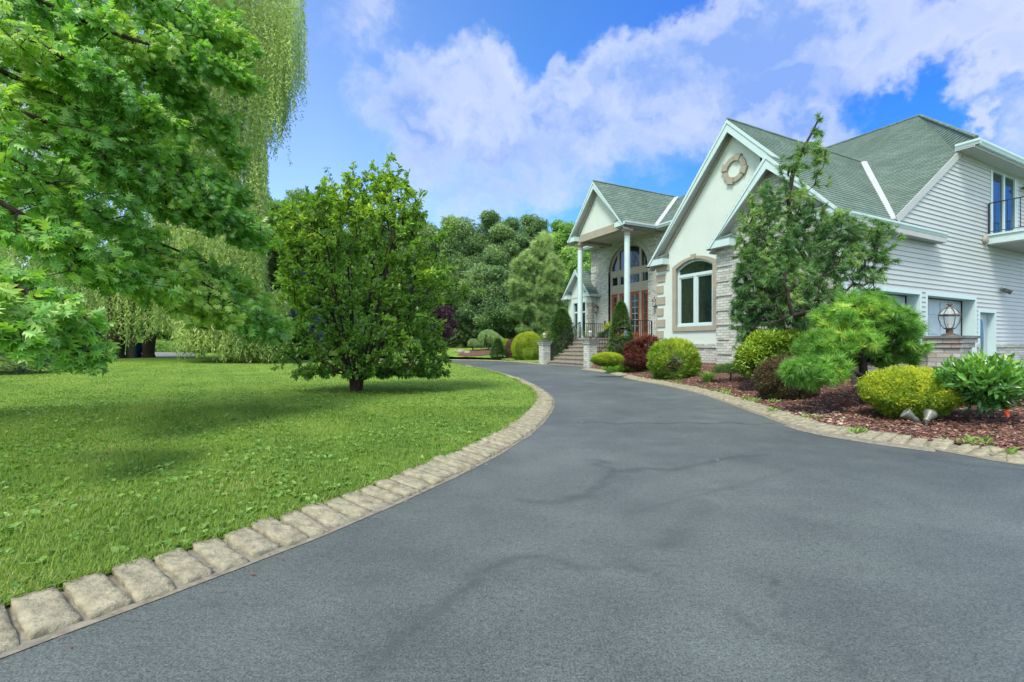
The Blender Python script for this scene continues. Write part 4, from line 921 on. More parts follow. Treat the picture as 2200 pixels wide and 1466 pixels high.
MS = [0.55, 0.45, 0.6, 0.5, 0.9, 0.35, 0.4, 0.8, 0.6, 0.3]
def drive_mark(p):
    m = np.zeros(len(p)); wob = 0.03 * np.sin(p[:, 0] * 13 + 2 * np.sin(p[:, 1] * 9)) + 0.02 * np.sin(p[:, 1] * 31)
    for line, wd, st in zip(MARKS, MW, MS):
        d = seg_dist(p + wob[:, None], [G(*q)[:2] for q in line]); m = np.maximum(m, st * (np.clip(1.4 - d / wd, 0, 1) + .28 * np.clip(1 - d / (wd * 4), 0, 1)))
    return m
dpoly = [(-4, -1.2), (9.5, -1.2), (9.5, 3.0), (16, 3.0), (30, 10.0), (30, 21), (13.5, 17.5), (8.8, 11.0), (7.0, 8.0), (5.0, 10.5), (4.0, 19.5), (1.4, 22.3), (-3, 27.6), (-14, 31.5), (-14, 27.0), (-7, 25), (-3, 20), (-1.5, 12), (-0.6, 6), (-2.2, 1.6)]
drive = tag(sheet('driveway', M['asphalt'], dpoly, 0.0, 0.03, drive_mark), kind='structure')
# side court before the garage (lighter, unsealed)
# lawns
def lawn_z(p): return 0.045 + 0.012 * np.sin(p[:, 0] * 1.1 + 1) * np.sin(p[:, 1] * .9) 
il = np.concatenate([offset(pl_, 0.24), [(-60, 40), (-60, -3), (-3.6, -3), (-3.2, 0.2)]])
def lawn_sheet(name, poly, cell):
    # fine near edge: triangulated polygon of a flat sheet
    mb = MB(); return mb
me_pts = [np.r_[p, 0.045] for p in il]
import bmesh
def flat_poly(name, pts, mat, z):
    bm = bmesh.new(); vs = [bm.verts.new((p[0], p[1], z)) for p in pts]; f = bm.faces.new(vs); bmesh.ops.triangulate(bm, faces=[f])
    bmesh.ops.recalc_face_normals(bm, faces=bm.faces)
    for f_ in bm.faces:
        if f_.normal.z < 0: f_.normal_flip()
    me = bpy.data.meshes.new(name); bm.to_mesh(me); bm.free(); me.materials.append(mat); return link_mesh(name, me)
pl_in = offset(pl_, 0.245)
lawn_poly = np.concatenate([pl_in, [(-20, 31), (-24, 34), (-60, 44), (-60, -4), (-4.2, -4)]])
tag(flat_poly('lawn', lawn_poly, M['lawn'], 0.04), kind='structure')
pf_in = offset(pf_, -0.25)
far_poly = np.concatenate([pf_in, [(-30, 34), (-40, 90), (60, 90), (40, 60), (9, 32), (3, 24.5), (2.0, 22.2)]])
tag(flat_poly('lawn', far_poly, M['lawn'], 0.031), kind='structure')
# mulch bed between drive and house, gently mounded
pr_in = offset(pr_, 0.24)
bed_poly = np.concatenate([pr_in[:-2], [(6.0, 4.6), (6.7, 5.9), (8.0, 7.4), (8.3, 8.2), (7.6, 8.4)], [tuple((UD * u + VD * w)[:2]) for u, w in ((6.3, 12.3), (9.9, 13.0), (13.1, 13.2), (13.2, 15.0), (15.15, 15.0), (15.15, 13.0), (15.4, 11.9))]])
def bed_z(p):
    d = seg_dist(p, pr_in[::4]); t = np.clip(d / 2.2, 0, 1); w = p @ VD[:2]
    fall = np.clip((w - 5.5) / 3.0, 0.25, 1)
    return 0.035 + 0.26 * (t * t * (3 - 2 * t)) * fall + 0.012 * np.sin(p[:, 0] * 7) * np.sin(p[:, 1] * 8.3)
tag(sheet('mulch_bed', M['mulch'], bed_poly, 0, 0.06, None, bed_z), kind='structure')
def far_z(p):
    t = np.clip((p[:, 1] - 24.5 - .18 * (4 - np.clip(p[:, 0], -20, 8))) / 8.0, 0, 1); return 0.045 + 0.62 * t * t * (3 - 2 * t)
def gf(px, py):
    """point on the rising lawn beyond the drive seen at a pixel"""
    Ys = np.linspace(16, 60, 900); p = np.stack([(px - CX) / F * Ys, Ys], 1); zr = EYE - (py - HY) / F * Ys; hit = np.where(zr <= far_z(p))[0]
    i = int(hit[0]) if len(hit) else 899; return np.array([p[i, 0], Ys[i], float(far_z(p[i:i + 1])[0])])
far2 = np.concatenate([offset(pf_, -0.55)[:-6], [(-14, 36), (-14, 50), (14, 50), (8, 34), (3.5, 25.5), (2.1, 23.0)]])
tag(sheet('lawn', M['lawn'], far2, 0, 0.22, None, lambda p: far_z(p) + .006), kind='structure')
mp_ = np.array([gf(*q)[:2] for q in ((985, 765), (1010, 767), (1045, 764), (1075, 762), (1072, 754), (1050, 751), (1020, 753), (990, 756))])
tag(sheet('mulch_bed', M['mulch'], mp_, 0, 0.15, None, lambda p: far_z(p) + .03), kind='structure')
bed2 = np.concatenate([offset(pf_, -0.24)[:16], [(0.2, 25.5), (2.2, 26.5), (4.5, 25), (2.6, 22.6), (1.75, 22.0)]])
tag(sheet('mulch_bed', M['mulch'], bed2, 0, 0.1, None, lambda p: np.full(len(p), 0.05)), kind='structure')
# mulch chips: uncountable litter on the bed
cx = rng.uniform(2.5, 8.4, 170000); cy = rng.uniform(3.2, 19.5, 170000); ok = inpoly(cx, cy, bed_poly); cx, cy = cx[ok], cy[ok]
keep = rng.random(len(cx)) < np.clip(7.0 / (cy + 0.5), 0.2, 1) ** 1.6; cx, cy = cx[keep], cy[keep]
cp = np.stack([cx, cy], 1); zc = bed_z(cp); n = len(cp); print('chips', n)
ang = rng.uniform(0, 2 * math.pi, n); L = rng.uniform(0.007, 0.024, n); W = rng.uniform(0.003, 0.007, n)
dx = np.stack([np.cos(ang) * L, np.sin(ang) * L, rng.uniform(-.4, .4, n) * L], 1); dy = np.stack([-np.sin(ang) * W, np.cos(ang) * W, rng.uniform(-.8, .8, n) * W], 1)
c0 = np.c_[cp, zc + rng.uniform(0.004, 0.016, n)]
V = np.stack([c0 - dx - dy, c0 + dx - dy * .6, c0 + dx * .9 + dy, c0 - dx * .8 + dy], 1).reshape(-1, 3); b_ = np.arange(n)[:, None] * 4
T = np.concatenate([b_ + [0, 1, 2], b_ + [0, 2, 3]]); tag(tri_object('mulch_chips', V, T, M['chips'], tint=np.repeat(rng.random(n), 4), origin=(5, 9, 0)), kind='stuff')
# kerb stones
def stone_mesh(seed, L, D, Hh):
    r = np.random.default_rng(seed); bm = bmesh.new(); bmesh.ops.create_cube(bm, size=1)
    bmesh.ops.subdivide_edges(bm, edges=bm.edges[:], cuts=3, use_grid_fill=True)
    for v in bm.verts:
        c = v.co; k = (abs(c.x) > .49) + (abs(c.y) > .49) + (abs(c.z) > .49)
        f = 0.985 if k == 2 else (0.965 if k == 3 else 1.0)
        v.co = Vector((c.x * L * f, c.y * D * f, c.z * Hh * f)) + Vector(r.normal(0, 1, 3)) * (0.0030 if k else 0.0)
    bmesh.ops.subdivide_edges(bm, edges=bm.edges[:], cuts=1, smooth=0.0)
    for f in bm.faces: f.smooth = True
    me = bpy.data.meshes.new('kerb_stone'); bm.to_mesh(me); bm.free(); me.materials.append(M['kerb']); return me
SM = [stone_mesh(k, 0.108 + 0.008 * (k % 3 - 1), 0.25 + 0.01 * (k % 2), 0.15) for k in range(7)]
SB = [stone_mesh(20 + k, 0.20, 0.20, 0.15) for k in range(3)]
placed = []
def kerb(path, side, label, group, skip=None):
    t = nrm(np.gradient(path, axis=0)); nrm2 = np.stack([-t[:, 1], t[:, 0]], 1) * side
    for i, p in enumerate(path):
        if skip is not None and skip(p): continue
        placed.append((np.linalg.norm(p), p + nrm2[i] * 0.135, math.atan2(t[i, 1], t[i, 0]), side, label, group))
kerb(pl_, 1, 'grey granite kerb block in the row edging the lawn', 'kerb blocks edging the lawn')
kerb(pr_[:-6], 1, 'grey granite kerb block in the row edging the mulch bed', 'kerb blocks edging the mulch bed')
kerb(pf_, -1, 'pale kerb block in the far row across the drive', 'kerb blocks of the far row')
def visible(p): return p[1] > 0.2 and abs(p[0] / p[1]) < 1.12
placed = [q for q in placed if visible(q[1])]; placed.sort(key=lambda q: q[0])
print('kerb blocks', len(placed))
rest_v, rest_f = [], []
for i, (d, p, a, side, label, grp) in enumerate(placed):
    me = SM[int(rng.integers(0, len(SM)))]; roll = rng.normal(0, .03); tilt = -0.17 * side if 'far' not in label else 0.1
    sink = 0.0
    if 'mulch' in label and 3.9 < p[0] and 3.85 < p[1] < 5.0: sink = 0.016
    z = -0.036 - sink + rng.normal(0, 0.004)
    if i < 300:
        o = bpy.data.objects.new('kerb_stone', me); COL.objects.link(o); o.location = (p[0], p[1], z); o.rotation_euler = (-tilt + rng.normal(0, .02), rng.normal(0, .03), a + (math.pi if rng.random() < .5 else 0) * 0 + rng.normal(0, .035))
        o.scale = (1 + rng.normal(0, .05), 1 + rng.normal(0, .04), 1); tag(o, label, 'kerb stone', grp)
    else:
        b2 = len(rest_v); ca, sa = math.cos(a), math.sin(a)
        for zz_ in (-0.06, 0.045):
            for sx, sy in ((-.052, -.125), (.052, -.125), (.052, .125), (-.052, .125)): rest_v.append((p[0] + ca * sx - sa * sy, p[1] + sa * sx + ca * sy, zz_ + rng.normal(0, .003) + (0.016 * side * np.sign(sy) if zz_ > 0 else 0)))
        rest_f += [(b2, b2+1, b2+2, b2+3)[::-1], (b2+4, b2+5, b2+6, b2+7)] + [(b2+k, b2+(k+1) % 4, b2+4+(k+1) % 4, b2+4+k) for k in range(4)]
if rest_v: tag(MB().add(rest_v, rest_f).build('distant_kerb_stones', M['kerb'], origin=(0, 20, 0)), kind='stuff')
# mortar and grit bands under the stones and along the asphalt
def band(path, d0, d1, z, name):
    a = offset(path, d0); b2 = offset(path, d1); n = len(path); w = rng.normal(0, 0.012, n)
    V = np.concatenate([np.c_[a + w[:, None] * .6, np.full(n, 0.003)], np.c_[b2, np.full(n, z + 0.02)]]); i = np.arange(n - 1)
    T = np.concatenate([np.stack([i, i + 1, n + i + 1], 1), np.stack([i, n + i + 1, n + i], 1)]); tag(tri_object(name, V, T, M['mortar'], origin=(0, 0, 0)), kind='structure')
band(pl_, -0.028, 0.26, 0.012, 'kerb_mortar'); band(pr_, -0.05, 0.26, 0.012, 'kerb_mortar'); band(pf_, 0.02, -0.26, 0.012, 'kerb_mortar')
sl_ = pr_[(pr_[:, 1] < 5.3) & (pr_[:, 1] > 3.9)]; band(sl_, -0.13, -0.02, 0.0, 'grit_strip')
# far road beyond the willows
road = [G(x, y, 0.0)[:2] for x, y in [(70,769.3),(120,765.5),(159,763.3),(190,761),(222,759.5),(330,757.8),(420,757.2),(420,769.4),(310,769.6),(214,771.4),(150,773.6),(104,775.6),(60,778)]]
tag(flat_poly('road', road, M['road'], 0.06), kind='structure')

# ================================================================== GRASS
def blades(n, P0, h, w, lean, tintf, name, mat, seed=1):
    r = np.random.default_rng(seed); a = r.uniform(0, 2 * math.pi, n); d = np.stack([np.cos(a), np.sin(a), np.zeros(n)], 1); s = np.stack([-np.sin(a), np.cos(a), np.zeros(n)], 1)
    z = np.array([0, 0, 1.0]); l = lean * r.uniform(.2, 1.2, n)
    m = P0 + z * (h * .55)[:, None] + d * (h * l * .35)[:, None]; tip = P0 + z * (h * (1 - l * .35))[:, None] + d * (h * l)[:, None]
    V = np.stack([P0 - s * w[:, None] / 2, P0 + s * w[:, None] / 2, m + s * w[:, None] * .35, m - s * w[:, None] * .35, tip], 1).reshape(-1, 3)
    b = np.arange(n)[:, None] * 5; T = np.concatenate([b + [0, 1, 2], b + [0, 2, 3], b + [3, 2, 4]])
    return tag(tri_object(name, V, T, mat, tint=np.repeat(tintf, 5), origin=(-3, 6, 0)), kind='stuff')
def scatter(n, yr, poly, power):
    out = []
    y = yr[0] + (yr[1] - yr[0]) * rng.random(n) ** power; x = y * rng.uniform(-1.10, 0.4, n)
    ok = inpoly(x, y, poly); return np.stack([x[ok], y[ok]], 1)
def patch(p, k=1.0): return 0.5 + 0.28 * np.sin(p[:, 0] * 2.1 * k + 1.7 * np.sin(p[:, 1] * 1.3 * k)) * np.sin(p[:, 1] * 2.7 * k + .6) + 0.16 * np.sin(p[:, 0] * 6.3 * k + p[:, 1] * 4.1 * k)
g1 = scatter(150000, (1.15, 6.5), lawn_poly, 1.15); g2 = scatter(120000, (5.5, 27), lawn_poly, 1.25)
gp = np.concatenate([g1, g2]); n = len(gp); dist = np.linalg.norm(gp, axis=1)
h = (rng.uniform(0.018, 0.048, n) * (0.8 + 0.5 * patch(gp, 1.6))) * np.clip(1.1 - dist / 60, .6, 1); wdt = np.maximum(0.0042, 0.00095 * dist) * rng.uniform(.7, 1.4, n)
blades(n, np.c_[gp, np.full(n, 0.036)], h, wdt, 0.9, np.clip(patch(gp) * .55 + rng.random(n) * .55 - .05, 0, 1), 'grass', M['grass'])
print('grass', n)
# ragged fringe of longer blades leaning over the back of the kerb
n = 9000; k_ = rng.integers(0, int(len(pl_) * .8), n); q = offset(pl_, 0.0)[k_]; tt_ = nrm(np.gradient(pl_, axis=0))[k_]; nv = np.stack([-tt_[:, 1], tt_[:, 0]], 1); q = q + nv * rng.normal(0.262, 0.022, n)[:, None] + tt_ * rng.uniform(-.07, .07, n)[:, None]
k2 = np.sin(k_ * .37) + np.sin(k_ * .11 + 1) > -.7; q = q[k2]; n = len(q); dist = np.linalg.norm(q, axis=1)
blades(n, np.c_[q, np.full(n, 0.03)], rng.uniform(.025, .075, n), np.maximum(.004, .0009 * dist), 1.3, np.clip(.35 + .6 * rng.random(n), 0, 1), 'grass', M['grass'], 5)
# dry bits of leaf and twig dropped along the drive edge
n = 420; k_ = rng.integers(0, len(pl_), n); nv = nrm(np.gradient(pl_, axis=0))[k_]; q = pl_[k_] - np.stack([-nv[:, 1], nv[:, 0]], 1) * (np.abs(rng.normal(0, .16, n)) + .01)[:, None]; a = rng.uniform(0, 6.28, n); L = rng.uniform(.004, .016, n); W = rng.uniform(.0015, .005, n)
dx = np.stack([np.cos(a) * L, np.sin(a) * L, rng.uniform(-.1, .3, n) * L], 1); dy = np.stack([-np.sin(a) * W, np.cos(a) * W, np.zeros(n)], 1); c0 = np.c_[q, np.full(n, .009)]
V = np.stack([c0 - dx, c0 + dy, c0 + dx, c0 - dy], 1).reshape(-1, 3); b_ = np.arange(n)[:, None] * 4; tag(tri_object('leaf_litter', V, np.concatenate([b_ + [0, 3, 2], b_ + [0, 2, 1]]), M['chips'], tint=np.repeat(rng.random(n), 4), origin=(0, 3, 0)), kind='stuff')
# ================================================================== FOLIAGE TOOLS
def tri_diamond(): return np.array([(0, 0, 0), (.42, .5, .05), (1, 0, -.06), (.42, -.5, .05)], float), np.array([(0, 1, 2), (0, 2, 3)])
def tri_oval(): return np.array([(0, 0, 0), (.38, .46, .10), (.38, -.46, .10), (.76, .36, .04), (.76, -.36, .04), (1, 0, -.12), (.38, 0, 0), (.76, 0, -.05)], float), np.array([(0, 6, 1), (0, 2, 6), (1, 6, 7), (1, 7, 3), (2, 7, 6), (2, 4, 7), (3, 7, 5), (4, 5, 7)])
def tri_oak():
    V = [(0, 0, 0)]; T = []
    def a(*p): V.append(p); return len(V) - 1
    for s in (1, -1):
        for (b0, tip, b1, notch) in (((.10, .02), (.32, .36), (.33, .035), (.22, .16)), ((.28, .035), (.64, .58), (.55, .045), (.50, .20)), ((.52, .04), (.92, .42), (.80, .035), (.74, .16))):
            h = -.10 * tip[0] - .16 * tip[1]
            i0 = a(b0[0], s * b0[1], 0); i1 = a(tip[0], s * tip[1], h); i2 = a(b1[0], s * b1[1], -.03); i3 = a(notch[0] + .10, s * (notch[1] + .18), h * .6); i4 = a(notch[0] - .03, s * (notch[1] + .13), h * .4)
            T += [(i0, i4, i2), (i4, i1, i2), (i2, i1, i3)] if s > 0 else [(i0, i2, i4), (i4, i2, i1), (i2, i3, i1)]
    i = a(.2, .035, 0); j = a(.2, -.035, 0); k = a(.84, .05, -.06); l = a(.84, -.05, -.06); m = a(1.0, 0, -.14); T += [(0, j, i), (i, j, l), (i, l, k), (k, l, m)]
    return np.array(V, float), np.array(T)
def tri_tuft(n=13, spread=.75, droop=.15, seed=0, wd=0.035):
    r = np.random.default_rng(seed); V = []; T = []
    for k in range(n):
        a = 2 * math.pi * k / n + r.uniform(-.3, .3); sp = spread * r.uniform(.35, 1.0); t = math.cos(sp) * r.uniform(.75, 1.0); s = math.sin(sp) * math.cos(a); h = math.sin(sp) * math.sin(a) - droop * r.uniform(.3, 1)
        t0 = r.uniform(-.25, .12); pa = a + math.pi / 2; b = len(V)
        V += [(t0, wd * math.cos(pa), wd * math.sin(pa)), (t0, -wd * math.cos(pa), -wd * math.sin(pa)), (t, s, h)]; T.append((b, b + 1, b + 2))
    return np.array(V, float), np.array(T)
def tri_clump(n=6, seed=0, size=.55):
    r = np.random.default_rng(seed); V = []; T = []
    for k in range(n):
        c = r.normal(0, .34, 3); d = nrm(r.normal(0, 1, 3) + np.array([.5, 0, -.2])); nn_ = nrm(np.cross(d, r.normal(0, 1, 3))); q = np.cross(d, nn_); L = size * r.uniform(.7, 1.2); W = L * .55
        b = len(V); V += [c, c + d * L * .45 + q * W / 2, c + d * L, c + d * L * .45 - q * W / 2]; T += [(b, b + 1, b + 2), (b, b + 2, b + 3)]
    return np.array(V, float), np.array(T)
def tri_spray(n=7, seed=0):
    """flat drooping evergreen spray: side leaflets along a midrib"""
    r = np.random.default_rng(seed); V = []; T = []
    for k in range(n):
        for s in (1, -1):
            t = (k + .2) / n; L = .42 * (1 - .75 * t) + .1; b = len(V)
            V += [(t, 0, -.18 * t * t), (t + .10, 0, -.18 * t * t), (t + L * .75, s * L, -.18 * t * t - .12 * r.uniform(.3, 1.4))]; T.append((b, b + 1, b + 2) if s > 0 else (b, b + 2, b + 1))
    return np.array(V, float), np.array(T)
def cards(C, D, N, L, W, tm):
    tv, tf = tm; n = len(C); D = nrm(D); S = nrm(np.cross(N, D)); N2 = np.cross(D, S); L = np.broadcast_to(L, n); W = np.broadcast_to(W, n)
    V = C[:, None] + tv[None, :, 0, None] * (D * L[:, None])[:, None] + tv[None, :, 1, None] * (S * W[:, None])[:, None] + tv[None, :, 2, None] * (N2 * L[:, None])[:, None]
    T = tf[None] + (np.arange(n) * len(tv))[:, None, None]
    return V.reshape(-1, 3), T.reshape(-1, 3), len(tv)
class Leaves:
    def __init__(s): s.V = []; s.T = []; s.t = []; s.n = 0
    def add(s, C, D, N, L, W, tms, tint):
        if len(C) == 0: return
        if not isinstance(tms, list): tms = [tms]
        k = len(tms); which = np.arange(len(C)) % k
        L = np.broadcast_to(L, len(C)); W = np.broadcast_to(W, len(C)); tint = np.broadcast_to(tint, len(C))
        for j in range(k):
            m = which == j
            if not m.any(): continue
            V, T, q = cards(C[m], D[m], N[m], L[m], W[m], tms[j]); s.V.append(V); s.T.append(T + s.n); s.t.append(np.repeat(tint[m], q)); s.n += len(V)
    def build(s, name, mat, parent): return tri_object(name, np.concatenate(s.V), np.concatenate(s.T), mat, parent, np.clip(np.concatenate(s.t), 0, 1))
def tubes(edges_a, edges_b, ra, rb, n=5):
    A = np.asarray(edges_a); B = np.asarray(edges_b); d = nrm(B - A); ref = np.where(np.abs(d[:, 2:3]) > .9, np.array([[1., 0, 0]]), np.array([[0, 0, 1.]])); a = nrm(np.cross(d, ref)); b = np.cross(d, a)
    k = np.arange(n) * 2 * math.pi / n; ring = np.cos(k)[None, :, None] * a[:, None] + np.sin(k)[None, :, None] * b[:, None]
    V = np.concatenate([A[:, None] + ring * np.asarray(ra)[:, None, None], B[:, None] + ring * np.asarray(rb)[:, None, None]], 1).reshape(-1, 3)
    i = np.arange(n); j = (i + 1) % n; f = np.concatenate([np.stack([i, j, n + j], 1), np.stack([i, n + j, n + i], 1)]); T = f[None] + (np.arange(len(A)) * 2 * n)[:, None, None]
    return V, T.reshape(-1, 3)
def grow(trunk, tips, r, rtip=0.004, seg=0.25, power=2.2, sag=0.06, bias=0.55, rmax=None, wig=0.02):
    """tree skeleton: joins every tip to the nearest piece of the tree that lies nearer the root. returns nodes, parents, radii"""
    P_ = [np.asarray(p, float) for p in trunk]; par = [-1] + list(range(len(trunk) - 1)); root = P_[0]
    dist = [0.0]
    for i in range(1, len(P_)): dist.append(dist[-1] + np.linalg.norm(P_[i] - P_[i - 1]))
    tips = np.asarray(tips); order = np.argsort(np.linalg.norm(tips - root, axis=1) + r.normal(0, .1, len(tips)))
    cap = len(P_) + 1; arr = np.zeros((len(trunk) + len(tips) * 14 + 50, 3)); arr[:len(P_)] = P_; da = np.zeros(len(arr)); da[:len(P_)] = dist; cnt = len(P_)
    for ti in order:
        tpt = tips[ti]; d = np.linalg.norm(arr[:cnt] - tpt, axis=1); cost = d + bias * da[:cnt] * .35
        j = int(np.argmin(cost)); L = d[j]; k = max(1, min(12, int(L / seg)))
        base = arr[j].copy(); prev = j; side = r.normal(0, wig, 3) * L
        for q in range(1, k + 1):
            t = q / k; pt = base + (tpt - base) * t + (side + np.array([0, 0, sag * L])) * math.sin(math.pi * t) + (r.normal(0, wig * .4, 3) * L / k if q < k else 0)
            if cnt >= len(arr): break
            arr[cnt] = pt; da[cnt] = da[prev] + L / k; par.append(prev); prev = cnt; cnt += 1
    N_ = arr[:cnt]; par = np.array(par[:cnt]); rad = np.zeros(cnt); kids = np.bincount(par[par >= 0], minlength=cnt)
    acc = np.where(kids == 0, rtip ** power, 0.0)
    for i in range(cnt - 1, 0, -1): acc[par[i]] += acc[i]
    rad = acc ** (1 / power)
    if rmax: rad = rad * 1.0; rad = np.minimum(rad, rmax)
    return N_, par, rad
def skeleton_mesh(name, N_, par, rad, mat, parent, n=5, rmin=0.0):
    e = np.where(par >= 0)[0]; e = e[rad[e] >= rmin]; V, T = tubes(N_[par[e]], N_[e], np.minimum(rad[par[e]], rad[e] * 1.6), rad[e], n); return tri_object(name, V, T, mat, parent, smooth=True)
def blob_pts(r, blobs, shell=0.0, noise_thr=None, fr=3.0):
    out = []
    for c, rad, n in blobs:
        v = nrm(r.normal(0, 1, (n, 3))); q = r.random(n) ** (1 / 3.0); q = shell + (1 - shell) * q; out.append(np.asarray(c) + v * q[:, None] * np.asarray(rad))
    p = np.concatenate(out)
    if noise_thr is not None: p = p[clump(p, fr) > noise_thr]
    return p
def clump(p, f=3.0, seed=3):
    r = np.random.default_rng(seed); s = np.zeros(len(p))
    for k in range(6): s += np.sin(p @ (r.normal(0, 1, 3) * f) + r.uniform(0, 6))
    return s / 2.4
def rnd(r, n): return nrm(r.normal(0, 1, (n, 3)))
UP = np.array([0, 0, 1.0])
DIA = tri_diamond(); OVAL = tri_oval(); OAK = tri_oak(); TUFT = [tri_tuft(13, .8, .15, s) for s in range(4)]; CL = [tri_clump(6, s) for s in range(5)]; SPR = [tri_spray(7, s) for s in range(3)]
TUFTB = [tri_tuft(10, .85, .18, 50 + s, .055) for s in range(4)]
CL9 = [tri_clump(9, 30 + s, .42) for s in range(5)]

# ---------------------------------------------------------------- broad weeds in the lawn (plantain rosettes, clover)
r = np.random.default_rng(21)
wp = scatter(12000, (1.25, 9.0), lawn_poly, 1.35); dens_ = 0.5 + .5 * np.sin(wp[:, 0] * 3.1 + 1) * np.sin(wp[:, 1] * 2.3); wp = wp[r.random(len(wp)) < np.clip(dens_, .12, 1) * np.clip(1.25 - wp[:, 1] / 10 - 0.25 * (wp[:, 0] + 0.6), 0.05, .8)]
lv = Leaves(); print('rosettes', len(wp))
for k in range(7):
    n = len(wp); a = r.uniform(0, 2 * math.pi, n) + k * .9; el = r.uniform(.15, .75, n); D = np.stack([np.cos(a) * np.cos(el), np.sin(a) * np.cos(el), np.sin(el)], 1); N = nrm(UP + r.normal(0, .35, (n, 3)) - D * .4)
    L = r.uniform(.015, .040, n); lv.add(np.c_[wp, np.full(n, .042)] + D * .006, D, N, L, L * r.uniform(.55, .8, n), OVAL, r.random(n))
o = tag(lv.build('weeds', M['weed'], None), kind='stuff')

# ---------------------------------------------------------------- clipped and loose shrubs
def shrub(name, label, cat, c, rad, n, leaf, mat, tm, seed, shell=.8, group=None, dome=True, flat=0.55, stems=7, updir=.5, spread=.6, lump=.05, lf=7, wid=.5, bark='bark_dark', tintup=.45, hole=None, stemlen=None, base=None, under=0.0):
    """bush: leaves on a lumpy dome carried by stems that meet at the ground; c = ground point, rad = (rx, ry, height)"""
    r = np.random.default_rng(seed); c = np.asarray(c, float); t = thing(name, c, label, cat, group)
    rx, ry, h = rad; v = rnd(r, n); v[:, 2] = np.where(v[:, 2] < -flat, -flat + .3 * r.random(n), v[:, 2]); v = nrm(v)
    low = flat; cz = h * low / (1 + low)                                   # centre height
    p = v * np.array([rx, ry, h - cz])[None]
    p[:, 2] = np.where(v[:, 2] < 0, v[:, 2] * cz / max(low, .01) * .92, p[:, 2])
    if under: p[:, :2] *= (1 - under * np.clip(-v[:, 2] / flat, 0, 1))[:, None]
    q = (shell + (1 - shell) * r.random(n)) * (1 + lump * clump(v * 1.0, lf, seed)); p = p * q[:, None]
    cc = (base if base is not None else c) * 1.0; pos = np.array([c[0], c[1], c[2] + cz]) + p
    if hole is not None:
        k_ = clump(v, lf * .8, seed + 5) > hole; pos, v, q = pos[k_], v[k_], q[k_]
    m = len(pos); D = nrm(v * spread + UP * updir + r.normal(0, .45, (m, 3))); N = nrm(v + UP * .5 + r.normal(0, .5, (m, 3)))
    lv = Leaves(); L = leaf * r.uniform(.65, 1.25, m)
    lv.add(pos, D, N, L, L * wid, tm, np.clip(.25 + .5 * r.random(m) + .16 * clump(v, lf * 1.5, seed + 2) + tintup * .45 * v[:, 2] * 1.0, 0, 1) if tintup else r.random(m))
    lv.build('foliage', M[mat], t)
    sp = pos[r.choice(m, min(m, 40 + stems * 6), replace=False)]; sp = np.array([c[0], c[1], c[2] + cz]) + (sp - np.array([c[0], c[1], c[2] + cz])) * .82
    N_, par, rd = grow([c - UP * .05, c + UP * .05], sp, r, max(.0025, h * .004), seg=h * .12, bias=.1, wig=.06); rd = np.minimum(rd * 1.1, h * .035); skeleton_mesh('stems', N_, par, rd, M[bark], t, 5)
    return t
def bedg(px, py):
    """bed point seen at a pixel (on the mounded mulch)"""
    z = 0.1
    for _ in range(8):
        g = G(px, py, z); z = float(bed_z(g[None, :2])[0])
    return g
def pxm(px, Y): return px / F * Y
# ================================================================== PLANTS ROUND THE HOUSE
def from_px(px, py): return bedg(px, py)
c = from_px(1955, 897); Y = c[1]
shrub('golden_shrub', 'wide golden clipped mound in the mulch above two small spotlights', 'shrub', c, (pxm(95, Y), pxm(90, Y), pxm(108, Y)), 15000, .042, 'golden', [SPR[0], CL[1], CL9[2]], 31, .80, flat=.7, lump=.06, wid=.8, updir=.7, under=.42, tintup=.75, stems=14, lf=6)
c = from_px(2114, 866); Y = c[1]
shrub('laurel_bush', 'glossy large-leaved laurel bush at the right end of the mulch bed', 'bush', c, (pxm(84, Y), pxm(70, Y), pxm(98, Y)), 2900, .092, 'laurel', OVAL, 32, .35, flat=.62, lump=.12, wid=.36, updir=.5, spread=.9, tintup=1.0, stems=10, lf=5, under=.5)
c = from_px(1447, 812); Y = c[1]
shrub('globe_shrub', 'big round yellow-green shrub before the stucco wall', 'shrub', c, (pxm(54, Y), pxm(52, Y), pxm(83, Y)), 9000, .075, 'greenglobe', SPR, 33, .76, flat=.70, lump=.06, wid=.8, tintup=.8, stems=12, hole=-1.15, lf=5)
# daylily clump
def grass_clump(px, py, wpx, hpx, n, label, seed, mat='weed', wd=.012):
    r = np.random.default_rng(seed); c = from_px(px, py); Y = c[1]; R_, Hh = pxm(wpx / 2, Y), pxm(hpx, Y); lv = Leaves(); V = []; T = []; tt = []; b = 0
    for i in range(n):
        a = r.uniform(0, 2 * math.pi); reach = R_ * r.uniform(.3, 1.05); hh = Hh * r.uniform(.6, 1.1); d = np.array([math.cos(a), math.sin(a), 0]); s = np.array([-d[1], d[0], 0]); p0 = c + d * r.uniform(0, R_ * .25) - UP * .02
        k = 7; tq = r.random()
        for j in range(k):
            t = j / (k - 1); p = p0 + d * reach * t ** 1.4 + UP * hh * (1.9 * t - 1.15 * t * t); w_ = wd * (1 - t ** 2) + .001
            V += [p - s * w_ / 2, p + s * w_ / 2]; tt += [tq, tq]
            if j: T += [(b + 2 * j - 2, b + 2 * j - 1, b + 2 * j + 1), (b + 2 * j - 2, b + 2 * j + 1, b + 2 * j)]
        b += 2 * k
    t_ = thing('strappy_plant', c, label, 'plant'); tri_object('leaves', V, T, M[mat], t_, tt); return t_
grass_clump(1521, 826, 66, 36, 170, 'tuft of arching strap leaves between the round shrub and the small umbrella yew', 34)
